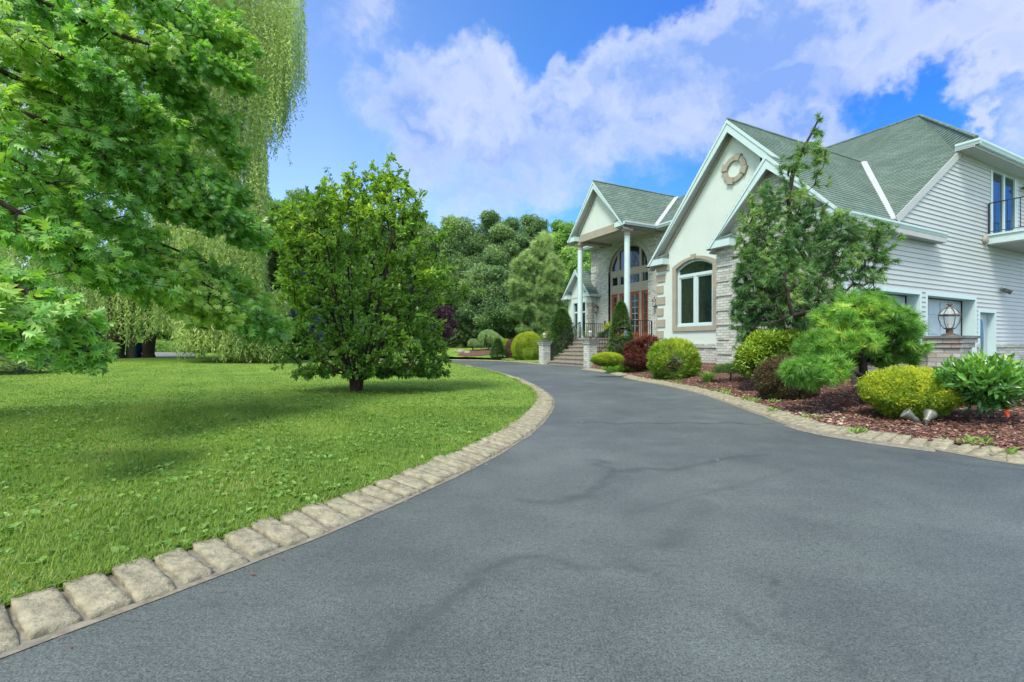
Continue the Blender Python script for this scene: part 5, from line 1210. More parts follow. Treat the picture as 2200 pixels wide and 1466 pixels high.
# small umbrella-shaped yew on a bare stem
def umbrella(px, py, wpx, hpx, label, seed, mat, n=2600, name='umbrella_yew'):
    r = np.random.default_rng(seed); c = from_px(px, py); Y = c[1]; R_, Hh = pxm(wpx / 2, Y), pxm(hpx, Y); t = thing(name, c, label, 'shrub')
    v = rnd(r, n); v[:, 2] = np.abs(v[:, 2]); p = c + UP * Hh * .55 + v * np.array([R_, R_, Hh * .45]) * (.6 + .4 * r.random(n))[:, None] * (1 + .1 * clump(v, 5))[:, None]
    lv = Leaves(); lv.add(p, nrm(v + UP * .3 + r.normal(0, .5, (n, 3))), nrm(v + UP), .035 * r.uniform(.7, 1.2, n), .022, CL, np.clip(.2 + .5 * v[:, 2] + .3 * r.random(n), 0, 1)); lv.build('foliage', M[mat], t)
    tips = p[r.choice(n, 50, replace=False)]; N_, par, rd = grow([c - UP * .05, c + UP * Hh * .3, c + UP * Hh * .5], tips, r, .004, .06, bias=.1); skeleton_mesh('trunk', N_, par, np.minimum(rd, .03), M['bark_dark'], t)
umbrella(1570, 826, 74, 46, 'small umbrella-shaped yew on a bare stem against the brick wall', 35, 'yew')
# rhododendron leaning out over the coppery shrub
c = from_px(1668, 812); Y = c[1]; r = np.random.default_rng(36)
t = thing('rhododendron', c, 'yellow-green rhododendron arching against the brick wall above the coppery shrub', 'bush')
bl_ = []
for px_, py_, rx, ry, n in ((1622, 765, 32, 30, 1000), (1650, 738, 40, 24, 1500), (1690, 735, 44, 24, 1500), (1715, 748, 26, 24, 700), (1608, 782, 22, 24, 600), (1660, 760, 40, 20, 700)): bl_.append((P(px_, py_, Y), (pxm(rx, Y), .35, pxm(ry, Y)), n))
p = blob_pts(r, bl_, .55, -.9, 6); m_ = len(p); cen = P(1660, 775, Y); o_ = nrm(p - cen); lv = Leaves()
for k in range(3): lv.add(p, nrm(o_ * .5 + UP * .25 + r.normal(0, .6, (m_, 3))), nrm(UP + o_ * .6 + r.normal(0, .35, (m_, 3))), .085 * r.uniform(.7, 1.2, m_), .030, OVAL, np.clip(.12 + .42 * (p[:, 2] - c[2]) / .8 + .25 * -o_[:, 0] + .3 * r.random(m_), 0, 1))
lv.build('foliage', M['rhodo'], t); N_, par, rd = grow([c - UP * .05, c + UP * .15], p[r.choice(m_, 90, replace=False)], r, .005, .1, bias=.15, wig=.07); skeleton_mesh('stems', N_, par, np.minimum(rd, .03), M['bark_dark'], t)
c = from_px(1690, 856); Y = c[1]
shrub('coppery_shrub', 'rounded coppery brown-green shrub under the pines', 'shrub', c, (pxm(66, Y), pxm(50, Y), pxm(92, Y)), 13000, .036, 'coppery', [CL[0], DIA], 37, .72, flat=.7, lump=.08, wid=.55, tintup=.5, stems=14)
c = from_px(1305, 787); Y = c[1]
shrub('clipped_hedge', 'low flat-topped clipped yellow-green hedge at the foot of the steps', 'hedge', c, (pxm(36, Y), pxm(18, Y), pxm(30, Y)), 9000, .032, 'golden', [CL[0], CL[3]], 38, .82, flat=.9, lump=.03, wid=.8, tintup=.9)
c = from_px(1378, 797); Y = c[1]; r = np.random.default_rng(39)
t = thing('japanese_maple', c, 'dark red cutleaf maple mounded between the low hedge and the round shrub', 'shrub')
p = blob_pts(r, [(P(1375, 752, Y + .3), (pxm(34, Y), .55, pxm(24, Y)), 3000), (P(1392, 738, Y + .5), (pxm(24, Y), .5, pxm(18, Y)), 2000), (P(1368, 772, Y), (pxm(32, Y), .5, pxm(18, Y)), 2200), (P(1398, 775, Y + .1), (pxm(20, Y), .45, pxm(20, Y)), 1400)], .6, -.7, 5)
m_ = len(p); o_ = nrm(p - (c + UP * .3)); lv = Leaves(); lv.add(p, nrm(o_ * .8 - UP * .55 + r.normal(0, .4, (m_, 3))), nrm(UP + o_ * .5 + r.normal(0, .4, (m_, 3))), .085 * r.uniform(.6, 1.2, m_), .07, SPR, np.clip(.15 + .4 * (p[:, 2] - c[2]) + .3 * r.random(m_) + .12 * clump(p, 6), 0, 1)); lv.build('foliage', M['maple'], t)
N_, par, rd = grow([c - UP * .05, c + UP * .25], p[r.choice(m_, 90, replace=False)], r, .004, .1, bias=.1); skeleton_mesh('stems', N_, par, np.minimum(rd, .04), M['bark_dark'], t)
c = from_px(1338, 800); Y = c[1]; r = np.random.default_rng(40)
t = thing('creeping_juniper', c, 'flat spreading green juniper at the kerb in front of the red maple', 'shrub')
p = blob_pts(r, [(P(1322, 792, Y), (pxm(24, Y), .4, .10), 900), (P(1352, 792, Y - .1), (pxm(28, Y), .4, .09), 900), (P(1335, 789, Y + .2), (pxm(22, Y), .35, .13), 600), (P(1375, 796, Y - .2), (pxm(18, Y), .3, .05), 300)], .3); m_ = len(p); o_ = nrm((p - c) * np.array([1, 1, .3])); p[:, 2] = np.maximum(p[:, 2], .06)
lv = Leaves(); lv.add(p, nrm(o_ + UP * .45 + r.normal(0, .4, (m_, 3))), nrm(UP + r.normal(0, .4, (m_, 3))), .11 * r.uniform(.6, 1.2, m_), .075, SPR, r.random(m_)); lv.build('foliage', M['pine_bright'], t)
# evergreens hugging the porch
def spire(name, label, cat, c, rad, n, mat, seed, leaf=.07, tm=None, hole=-.9, taper=.75, group=None, tint=(.1, .55), droop=.25, bark='bark_dark', wid=.75, lump=.16, lf=4.5):
    r = np.random.default_rng(seed); t = thing(name, c, label, cat, group); rx, ry, h = rad; u = r.random(n) ** .85; a = r.uniform(0, 2 * math.pi, n)
    prof = (1 - u) ** taper * (.55 + .45 * np.clip(u / .15, 0, 1)); q = (.45 + .55 * r.random(n) ** .5)
    d = np.stack([np.cos(a), np.sin(a), np.zeros(n)], 1); p = np.asarray(c) + d * np.array([rx, ry, 0]) * (prof * q * (1 + lump * clump(np.c_[d[:, :2], u * 2.5], lf, seed)))[:, None] + UP * (u * h * .97 + .03 * h)[:, None]
    k_ = clump(p, 7 / max(rx, .3), seed + 1) > hole; p, d, u, q = p[k_], d[k_], u[k_], q[k_]; m = len(p)
    lv = Leaves(); L = leaf * r.uniform(.7, 1.25, m); lv.add(p, nrm(d + UP * (.25 - droop) + r.normal(0, .4, (m, 3))), nrm(UP + d * .6 + r.normal(0, .3, (m, 3))), L, L * wid, tm or SPR, np.clip(tint[0] + tint[1] * r.random(m) + .18 * clump(p, 5 / max(rx, .3), seed) + .25 * (q - .7), 0, 1)); lv.build('foliage', M[mat], t)
    tips = p[r.choice(m, min(m, 130), replace=False)]; nt_ = 9; tr_ = [np.asarray(c) + UP * (h * .92 * k / (nt_ - 1)) - UP * .05 for k in range(nt_)]
    N_, par, rd = grow(tr_, tips, r, .005 * h / 3 + .002, seg=max(.12, h * .06), bias=-.5, sag=-.03); skeleton_mesh('trunk', N_, par, np.minimum(rd, h * .035), M[bark], t); return t
c = H(15.0, 12.75, GR); spire('evergreen_shrub', 'loose upright evergreen climbing in front of the right porch column', 'shrub', c, (.66, .6, 2.6), 9500, 'yew', 41, .10, taper=.55, tint=(.25, .7), hole=-.6)
c = H(19.75, 13.05, GR); spire('evergreen_shrub', 'dark bushy evergreen beside the railing left of the front steps', 'shrub', c, (.80, .75, 2.65), 13000, 'yew', 42, .10, taper=.42, tint=(.1, .6), hole=-1.3)
c = G(1258, 760, 0.0); c = H(20.0, 14.3, GR)
shrub('boxwood', 'yellow-green rounded shrub seen through the porch railing', 'shrub', c, (.62, .5, 1.75), 4500, .045, 'greenglobe', CL, 43, .75, lump=.06, wid=.8)
c = gf(1133, 772.5); Y = c[1]
shrub('golden_yew', 'tall egg-shaped golden yew beside the left step pillar', 'shrub', c, (pxm(35, Y), pxm(33, Y), pxm(60, Y)), 15000, .05, 'golden', [CL[0], CL9[0]], 44, .86, lump=.035, wid=.8, flat=.6, tintup=.7)
c = gf(1103, 769); Y = c[1]
shrub('barberry', 'rounded purple barberry between the golden yew and a dark little evergreen', 'shrub', c, (pxm(20, Y), pxm(20, Y), pxm(42, Y)), 4500, .05, 'barberry', CL, 45, .75, lump=.07, wid=.7)
c = gf(1069, 770.5); Y = c[1]
spire('dwarf_spruce', 'small dark green dwarf conifer at the far kerb', 'shrub', c, (pxm(18, Y), pxm(18, Y), pxm(42, Y)), 2600, 'yew', 46, .12, taper=.6, hole=-1.2)
c = gf(1087, 762); Y = c[1]
shrub('yellow_shrub', 'small round yellowish shrub peeping out behind the purple barberry', 'shrub', c, (pxm(18, Y), pxm(18, Y), pxm(34, Y)), 3500, .06, 'greenglobe', CL, 47, .8, lump=.04, wid=.8)
c = gf(1178, 762); Y = c[1]
shrub('round_shrub', 'pale green rounded shrub behind the lantern of the left pillar', 'shrub', c, (pxm(26, Y), pxm(26, Y), pxm(50, Y)), 5000, .07, 'greenglobe', CL, 48, .8, lump=.05, wid=.8, tintup=.3)
# weeping blue-grey cedar and its small neighbour across the drive
def weeper(px, py, wpx, hpx, label, seed, mat, n=420, name='weeping_cedar', lean=0.3):
    r = np.random.default_rng(seed); c = gf(px, py); Y = c[1]; W_, Hh = pxm(wpx / 2, Y), pxm(hpx, Y); t = thing(name, c, label, 'small tree'); lv = Leaves(); E0, E1, ra = [], [], []
    tr_ = [c - UP * .05, c + UP * Hh * .5, c + UP * Hh * .82 + np.array([.1, 0, 0]), c + UP * Hh * .9]
    for a_, b_ in zip(tr_[:-1], tr_[1:]): E0.append(a_); E1.append(b_); ra.append(.05)
    for i in range(n):
        a = r.uniform(0, 2 * math.pi); rr_ = W_ * r.uniform(.15, 1) * (1 + lean * math.cos(a)); d = np.array([math.cos(a), math.sin(a), 0]); p0 = tr_[-1]; top = p0 + d * rr_ * .6 + UP * Hh * (.1 - .25 * (rr_ / W_) ** 2); low = p0 + d * rr_ + UP * (-Hh * r.uniform(.3, .78) * (.4 + .6 * rr_ / W_))
        m_ = 12; ts = np.linspace(0, 1, m_)[:, None]; q = top * (1 - ts) ** 2 + 2 * (top + d * rr_ * .35) * ts * (1 - ts) + low * ts ** 2 if True else None
        lv.add(q, nrm(np.tile(-UP * .9, (m_, 1)) + d * .3 + r.normal(0, .4, (m_, 3))), rnd(r, m_), Hh * .10, Hh * .05, TUFT, .15 + .7 * r.random(m_))
        if i % 5 == 0: E0 += [p0, top]; E1 += [top, low]; ra += [.014, .008]
    lv.build('foliage', M[mat], t); V, T = tubes(E0, E1, np.array(ra), np.array(ra) * .8); tri_object('trunk', V, T, M['bark_dark'], t)
weeper(1049, 752.5, 62, 44, 'weeping blue-grey cedar like an umbrella on the lawn across the drive', 51, 'palepine')
weeper(1016, 754, 34, 26, 'low thin greyish weeping shrub left of the umbrella-like cedar', 52, 'palepine', 200, 'weeping_shrub')
# boulders by the far bed
r = np.random.default_rng(53)
for i, (px_, py_, s_) in enumerate(((990, 758, .19), (1003, 759, .14), (981, 757.5, .12))):
    c = gf(px_, py_); bm = bmesh.new(); bmesh.ops.create_icosphere(bm, subdivisions=3, radius=1)
    k3 = r.normal(0, 1, (5, 3))
    for v in bm.verts:
        q = np.array(v.co); v.co = Vector(q * (1 + .16 * sum(math.sin(2.2 * (q @ k) + i) for k in k3) / 2.5) * np.array([s_ * 1.3, s_, s_ * .75]))
    me = bpy.data.meshes.new('boulder'); bm.to_mesh(me); bm.free(); me.materials.append(M['kerb']); o = link_mesh('boulder', me, None, c + UP * s_ * .3)
    tag(o, ['largest pale boulder in the far bed across the drive', 'middle-sized pale boulder at the right of the far rock group', 'smallest pale boulder at the left of the far rock group'][i], 'boulder', 'pale boulders in the far bed')
# ---------------------------------------------------------------- pines in front of the brick wing
def pine(name, label, trunk, blobs, mat, seed, leaf, tr_r, tufts_per=3, tint0=.2, cones=0, fl=1.0, weep=0, tm=None):
    r = np.random.default_rng(seed); t = thing(name, trunk[0], label, 'pine'); tips = []; 
    for px_, py_, Yb, rx, ry, rY, n in blobs: tips.append(blob_pts(r, [(P(px_, py_, Yb), (pxm(rx, Yb), rY, pxm(ry, Yb)), n)], .1))
    tips = np.concatenate(tips)
    if weep: tips = tips[r.random(len(tips)) < .80]
    if weep: k_ = r.choice(len(tips), int(len(tips) * .8), replace=False); tips = np.concatenate([tips, tips[k_] - UP * r.uniform(.08, weep, (len(k_), 1)) + r.normal(0, .03, (len(k_), 3))])
    N_, par, rd = grow(trunk, tips, r, .0024, .14, power=2.35, sag=.10, bias=.12, wig=.05); 
    k = np.arange(len(N_)); rd[k < len(trunk)] = np.maximum(rd[k < len(trunk)], tr_r * (1 - np.arange(len(trunk)) / len(trunk)) ** .8 + .006)
    skeleton_mesh('trunk', N_, par, np.minimum(rd, tr_r * 1.15), M['bark_dark'], t, 6)
    fine = np.where((par >= 0) & (rd < .0056) & (k >= len(trunk)))[0]; lv = Leaves()
    for rep in range(tufts_per):
        q = r.random(len(fine))[:, None]; p = N_[fine] * q + N_[par[fine]] * (1 - q); d = nrm(N_[fine] - N_[par[fine]]); m = len(p)
        lv.add(p, nrm(d * .8 - UP * .25 * fl + r.normal(0, .38, (m, 3))), rnd(r, m), leaf * r.uniform(.7, 1.2, m), leaf * r.uniform(.8, 1.1, m), tm or TUFTB, np.clip(tint0 + .62 * r.random(m) + .26 * clump(p, 5, seed) + .10 * (p[:, 2] - p[:, 2].mean()), 0, 1))
    lv.build('foliage', M[mat], t)
    if cones:
        mb = MB()
        for j in r.choice(len(fine), cones, replace=False):
            p = N_[fine[j]]
            if p[2] < 3.0: continue
            mb.lathe(p - UP * .015, [(.004, 0), (.016, -.02), (.020, -.06), (.014, -.11), (.004, -.14)], 7)
        if mb.v: mb.build('cone', M['bark'], t)
    return t
YT = 8.9; g = from_px(1836, 852)
trunk = [g - UP * .5, P(1838, 790, 8.6), P(1822, 720, 8.7), P(1800, 670, YT), P(1772, 625, YT), P(1742, 580, YT), P(1716, 530, YT), P(1698, 480, YT), P(1694, 430, YT), P(1704, 370, YT), P(1722, 325, YT), P(1742, 290, YT), P(1756, 262, YT)]
pine('weeping_pine', 'tall crooked weeping pine rising past the brick gable, its thin top bare against the sky', trunk,
     [(1735, 322, YT, 34, 24, .2, 26), (1766, 335, YT, 20, 20, .18, 12), (1700, 345, YT, 28, 24, .2, 16), (1757, 268, YT, 5, 24, .06, 9), (1640, 430, YT, 34, 40, .35, 60), (1700, 440, YT, 58, 44, .4, 90), (1745, 460, YT, 40, 36, .4, 50),
      (1790, 480, 8.6, 44, 30, .4, 70), (1850, 492, 8.4, 40, 26, .35, 60), (1900, 505, 8.3, 28, 26, .3, 40), (1610, 470, YT, 24, 34, .3, 34), (1655, 520, YT, 74, 50, .5, 170), (1740, 545, 8.7, 84, 50, .55, 210), (1810, 560, 8.5, 50, 40, .4, 80),
      (1620, 590, YT, 46, 60, .45, 190), (1690, 610, 8.6, 70, 56, .5, 210), (1605, 660, YT, 30, 60, .3, 90), (1760, 640, 8.5, 60, 46, .5, 120), (1660, 660, 8.8, 56, 40, .4, 110), (1600, 705, YT, 16, 26, .15, 22), (1725, 690, 8.8, 30, 40, .3, 50), (1865, 590, 8.3, 36, 14, .2, 18), (1885, 555, 8.3, 16, 12, .15, 10)],
     'pine', 61, .125, .062, 4, .2, 110, 1.9, .50)
g2_ = from_px(1858, 866); YL = g2_[1]
trunk = [g2_ - UP * .5, P(1856, 810, YL), P(1852, 760, YL), P(1862, 710, YL), P(1872, 665, YL), P(1876, 630, YL)]
pine('young_pine', 'bright green bushy young pine leaning over the mulch before the garage', trunk,
     [(1856, 655, YL, 50, 28, .35, 100), (1890, 690, YL, 58, 38, .42, 160), (1925, 738, YL, 40, 40, .4, 110), (1800, 686, YL, 50, 40, .4, 110), (1820, 730, YL - .2, 60, 40, .4, 130), (1785, 752, YL - .2, 36, 34, .35, 80), (1880, 760, YL + .2, 60, 36, .4, 110), (1945, 705, YL, 24, 22, .25, 26), (1730, 800, YL - .4, 46, 30, .4, 120), (1775, 790, YL - .4, 36, 34, .35, 90), (1760, 745, YL - .1, 40, 32, .35, 70), (1945, 770, YL, 16, 18, .22, 18), (1975, 700, YL + .2, 14, 10, .1, 5)],
     'pine_bright', 62, .125, .05, 5, .10, 0, .5, 0, TUFTB + TUFT)

# ---------------------------------------------------------------- small things in the bed and on the porch
def spotlight(px, py, d, label):
    c = from_px(px, py); ax = nrm(d); t = thing('spotlight', c, label, 'garden light', 'spotlights under the golden mound')
    mb = MB(); mb.tube([c - UP * .06, c + UP * .05], .012, 8); mb.lathe(c + UP * .05, [(.018, -.012), (.02, 0), (.018, .02)], 10); mb.build('stake', M['bronze'], t)
    b_ = c + UP * .065; mb = MB(); mb.lathe(b_ - ax * .02, [(.016, 0), (.026, .008), (.028, .05), (.040, .075), (.058, .12), (.060, .135), (.052, .135), (.045, .12)], 18, ax); mb.build('hood', M['bronze'], t, smooth=True)
    mb = MB(); mb.lathe(b_ + ax * .075, [(.044, 0), (.046, .02), (.03, .03)], 16, ax); mb.build('lens', M['lampglass'], t)
spotlight(1968, 916, (-.75, .35, .62), 'left of the two green bronze spotlights in the mulch, hood tipped left')
spotlight(1990, 917, (.75, .45, .55), 'right of the two green bronze spotlights in the mulch, hood tipped right')
c = from_px(2162, 900); t = thing('marker_flag', c, 'bright orange marker flag stuck in the mulch near the kerb', 'flag'); r = np.random.default_rng(70)
mb = MB(); mb.tube([c - UP * .04, c + UP * .17], .0025, 6); mb.build('wire', M['iron'], t)
mb = MB(); n_ = 8
for i in range(n_):
    z0, z1 = .02 + .15 * i / n_, .02 + .15 * (i + 1) / n_; x0, x1 = [.005 * math.sin(i * 1.7 + k) for k in (0, 1.7)]
    f0, f1 = [.006 * math.cos(i * 2.1 + k) for k in (0, 2.1)]; wq = .030 if i < 5 else .018
    mb.add([c + np.array([-.008 + x0, f0, z0]), c + np.array([wq + x0, -f0, z0]), c + np.array([wq + x1, -f1, z1]), c + np.array([-.008 + x1, f1, z1])], [(0, 1, 2, 3)])
    mb.add([c + np.array([-.010 + x0, f0 + .006, z0]), c + np.array([.006 + x0, -f0 + .012, z0]), c + np.array([.006 + x1, -f1 + .012, z1]), c + np.array([-.010 + x1, f1 + .006, z1])], [(0, 1, 2, 3)])
mb.build('ribbon', M['orange'], t)
def potted(u, w, h, rr, label, mat, seed, ph):
    c = H(u, w, FL); t = thing('potted_plant', c, label, 'potted plant'); mb = MB(); mb.lathe(c, [(rr * .62, 0), (rr * .7, .02), (rr * .95, h * .85), (rr * 1.05, h * .88), (rr * 1.05, h), (rr * .9, h), (rr * .85, h * .9)], 18); mb.build('pot', M['pot'], t)
    r = np.random.default_rng(seed); n = 320; v = rnd(r, n); v[:, 2] = np.abs(v[:, 2]); p = c + UP * h + v * np.array([rr * 1.5, rr * 1.5, ph]) * r.uniform(.5, 1, n)[:, None]; lv = Leaves(); lv.add(p, nrm(v + r.normal(0, .4, (n, 3))), rnd(r, n), .09, .05, OVAL, .4 + .6 * r.random(n)); lv.build('plant', M[mat], t)
potted(18.35, 14.85, .42, .19, 'yellow-green plant in a tall dark glazed pot left of the front doors', 'golden', 71, .34)
potted(18.4, 14.5, .14, .15, 'low dark bowl of small leaves on the porch floor by the railing', 'yew', 72, .16)
# pale pebbles spilled at the kerb and weeds sprouting along the bed edge
r = np.random.default_rng(73); mb = MB()
for i in range(150):
    px_, py_ = r.uniform(1690, 1815), r.uniform(884, 926)
    c = from_px(px_, py_); 
    if seg_dist(c[None, :2], pr_)[0] < .30 or not inpoly(c[:1], c[1:2], bed_poly)[0]: continue
    s_ = r.uniform(.012, .034); mb.lathe(c, [(s_ * .5, -s_ * .3), (s_, 0), (s_ * .9, s_ * .25), (s_ * .4, s_ * .5)], 7, nrm(np.array([r.normal(0, .2), r.normal(0, .2), 1])))
tag(mb.build('pebbles', M['pebble'], smooth=True), kind='stuff')
lv = Leaves(); pts = []
for i in range(46):
    j = int(r.integers(4, len(pr_) - 12)); off_ = abs(r.normal(.30, .12)); q = offset(pr_, off_)[j]; zz_ = float(bed_z(q[None])[0]); k_ = r.integers(5, 14); hh = r.uniform(.02, .07)
    p = np.c_[q + r.normal(0, .035, (k_, 2)), np.full(k_, zz_ + .01)]; a = r.uniform(0, 6.28, k_); D = np.stack([np.cos(a) * .7, np.sin(a) * .7, r.uniform(.3, 1.2, k_)], 1); lv.add(p, D, rnd(r, k_), hh * r.uniform(.7, 1.5, k_), hh * .35, OVAL, .6 + .4 * r.random(k_))
tag(lv.build('weeds', M['weed'], None), kind='stuff')
# ================================================================== TREES
# ---- multi-stemmed magnolia on the lawn
r = np.random.default_rng(81); g = G(765, 841, .04); YM = g[1]
t = thing('magnolia_tree', g, 'many-stemmed magnolia standing alone on the lawn by the bend', 'tree')
def mp(px, py, dy=0.0): return P(px, py, YM + dy)
bl_ = [(700, 500, 95, 75, 1.1, 150), (790, 470, 120, 70, 1.2, 190), (850, 450, 70, 60, .8, 90), (880, 520, 85, 70, 1.1, 130), (660, 590, 50, 70, .8, 70), (760, 590, 130, 80, 1.3, 210), (880, 610, 95, 70, 1.1, 140), (940, 625, 55, 45, .6, 40), (700, 680, 60, 60, .9, 90), (800, 690, 120, 70, 1.2, 200), (900, 700, 50, 60, .8, 70), (730, 750, 60, 46, .8, 70), (850, 760, 90, 46, .9, 110), (930, 770, 34, 46, .5, 60), (860, 800, 60, 26, .6, 70), (925, 805, 24, 18, .4, 40), (690, 800, 50, 18, .6, 40), (800, 800, 60, 20, .7, 50), (640, 740, 40, 40, .5, 40), (650, 530, 50, 60, .8, 80), (640, 640, 36, 50, .6, 50), (700, 790, 44, 16, .5, 20), (985, 620, 26, 14, .3, 8), (820, 405, 60, 34, .6, 60), (740, 420, 50, 34, .6, 50), (700, 440, 50, 40, .7, 34), (655, 470, 36, 30, .6, 20), (610, 530, 22, 30, .5, 10)]
tips = np.concatenate([blob_pts(r, [(mp(a, b), (pxm(c_, YM), dd, pxm(e, YM)), n)], .15) for a, b, c_, e, dd, n in bl_])
tips = np.concatenate([tips, tips[::7] + nrm(tips[::7] - mp(780, 640)) * r.uniform(.1, .4, (len(tips[::7]), 1))])
tips = tips[np.linalg.norm(tips[:, :2] - g[:2], axis=1) < 2.4]; tips[:, 2] = np.maximum(tips[:, 2], .35)
stems_ = [g - UP * .08, g + UP * .12]
N0, p0, allN, allP, allR = None, None, [], [], []
nst = 9; ang0 = [math.atan2(q[1] - g[1], q[0] - g[0]) for q in tips]; grp = ((np.array(ang0) + math.pi) / (2 * math.pi) * nst).astype(int) % nst
SV = []; lv = Leaves(); tv_, tt_, cnt_ = [], [], 0; anchors = []; dirs = []
for k in range(nst):
    tk = tips[grp == k]
    if len(tk) < 3: continue
    cen = tk.mean(0); a_ = g + np.array([math.cos((k + .5) / nst * 2 * math.pi - math.pi), math.sin((k + .5) / nst * 2 * math.pi - math.pi), 0]) * .06
    tr_ = [a_ - UP * .1, a_ + UP * .15 + (cen - a_) * .04, a_ + (cen - a_) * .30 + UP * .18, a_ + (cen - a_) * .62 + UP * .22, cen + UP * .35]
    N_, par, rd = grow(tr_, tk, r, .0034, .17, power=2.25, sag=.05, bias=.25, wig=.06); rd = np.minimum(rd, .05)
    e = np.where(par >= 0)[0]; V, T = tubes(N_[par[e]], N_[e], np.minimum(rd[par[e]], rd[e] * 1.6), rd[e], 6); tv_.append(V); tt_.append(T + cnt_); cnt_ += len(V)
    f = np.where((par >= 0) & (rd < .0052) & (np.arange(len(N_)) >= len(tr_)))[0]; anchors.append(np.stack([N_[par[f]], N_[f]], 1))
V, T = tubes([g - UP * .15, g + UP * .02, g + UP * .16], [g + UP * .02, g + UP * .16, g + UP * .34], [.115, .095, .08], [.095, .08, .055], 9); tv_.append(V); tt_.append(T + cnt_)
tri_object('trunk', np.concatenate(tv_), np.concatenate(tt_), M['bark_dark'], t, smooth=True)
an = np.concatenate(anchors); print('magnolia anchors', len(an))
for rep in range(20):
    q = r.random(len(an))[:, None]; p = an[:, 0] * q + an[:, 1] * (1 - q); d = nrm(an[:, 1] - an[:, 0]); m = len(p); D = nrm(d * .5 + r.normal(0, .7, (m, 3)) + UP * .15); N = nrm(UP * 1.0 + r.normal(0, .5, (m, 3)))
    L = .078 * r.uniform(.6, 1.3, m); lv.add(p + D * .01, D, N, L, L * .52, OVAL, np.clip(.30 + .45 * r.random(m) + .2 * clump(p, 3.2, 8) + .12 * (p[:, 2] - 2.2), 0, 1))
lv.build('crown', M['magnolia'], t)

# ---- oak whose boughs reach in from the left
r = np.random.default_rng(82); t = thing('oak_tree', (-7.2, 4.2, 0), 'oak with deeply lobed leaves whose boughs sweep in from the left', 'tree')
base = np.array([-7.2, 4.2, 0.0]); trunk_pts = [base - UP * .1, base + UP * 1.2, base + UP * 2.6, base + UP * 4.2 + np.array([.1, 0, 0]), base + UP * 6.0, base + UP * 8.0, base + UP * 9.5]
LIMBS = [  # control points (px, py, depth) of the boughs, reach of twigs, twigs
 ([(-260,180,3.4),(0,330,3.7),(200,450,4.3),(380,570,5.0),(560,690,5.8)], .50, 300),
 ([(-200,60,3.6),(0,150,3.9),(220,260,4.5),(385,380,5.1),(525,485,5.7)], .50, 300),
 ([(-160,-140,3.9),(100,10,4.4),(260,80,4.8),(400,115,5.4),(500,155,5.9)], .48, 230),
 ([(-340,480,2.9),(-60,560,2.9),(50,620,2.9),(130,690,3.0)], .26, 130),
 ([(-300,300,3.2),(0,430,3.5),(150,530,3.9),(300,600,4.5),(480,660,5.2)], .42, 230),
 ([(-100,-200,4.4),(250,-30,5.0),(400,30,5.6),(500,80,6.1)], .5, 200),
 ([(-260,160,3.3),(60,240,3.8),(250,350,4.5),(430,450,5.3)], .48, 230),
 ([(-100,-120,4.8),(150,130,5.4),(330,240,6.0),(490,320,6.5)], .5, 210),
 ([(-160,-40,3.5),(60,80,3.8),(180,150,4.1),(300,230,4.6)], .42, 160),
 ([(-220,380,3.8),(60,470,4.4),(260,560,5.2),(430,640,5.8),(600,690,6.4)], .42, 200),
 ([(-200,250,4.6),(150,330,5.4),(330,415,6.0),(480,430,6.4)], .5, 190),
 ([(-60,-60,4.6),(200,60,5.0),(330,150,5.5),(450,230,5.9)], .45, 190),
 ([(-200,340,4.4),(80,400,4.8),(280,500,5.4),(440,560,6.0),(540,620,6.3)], .42, 190),
 ([(-80,100,4.8),(150,200,5.2),(320,310,5.7),(470,390,6.2)], .5, 200),
 ([(-100,-160,5.0),(180,-40,5.4),(360,20,5.9),(480,40,6.4)], .5, 170),
 ([(-120,440,4.6),(120,520,5.0),(300,600,5.6),(450,670,6.0)], .42, 170),
 ([(-300,520,2.4),(-120,600,2.5),(-10,660,2.6)], .25, 60)]
tv_, tt_, cnt_ = [], [], 0; lv = Leaves(); tot = 0
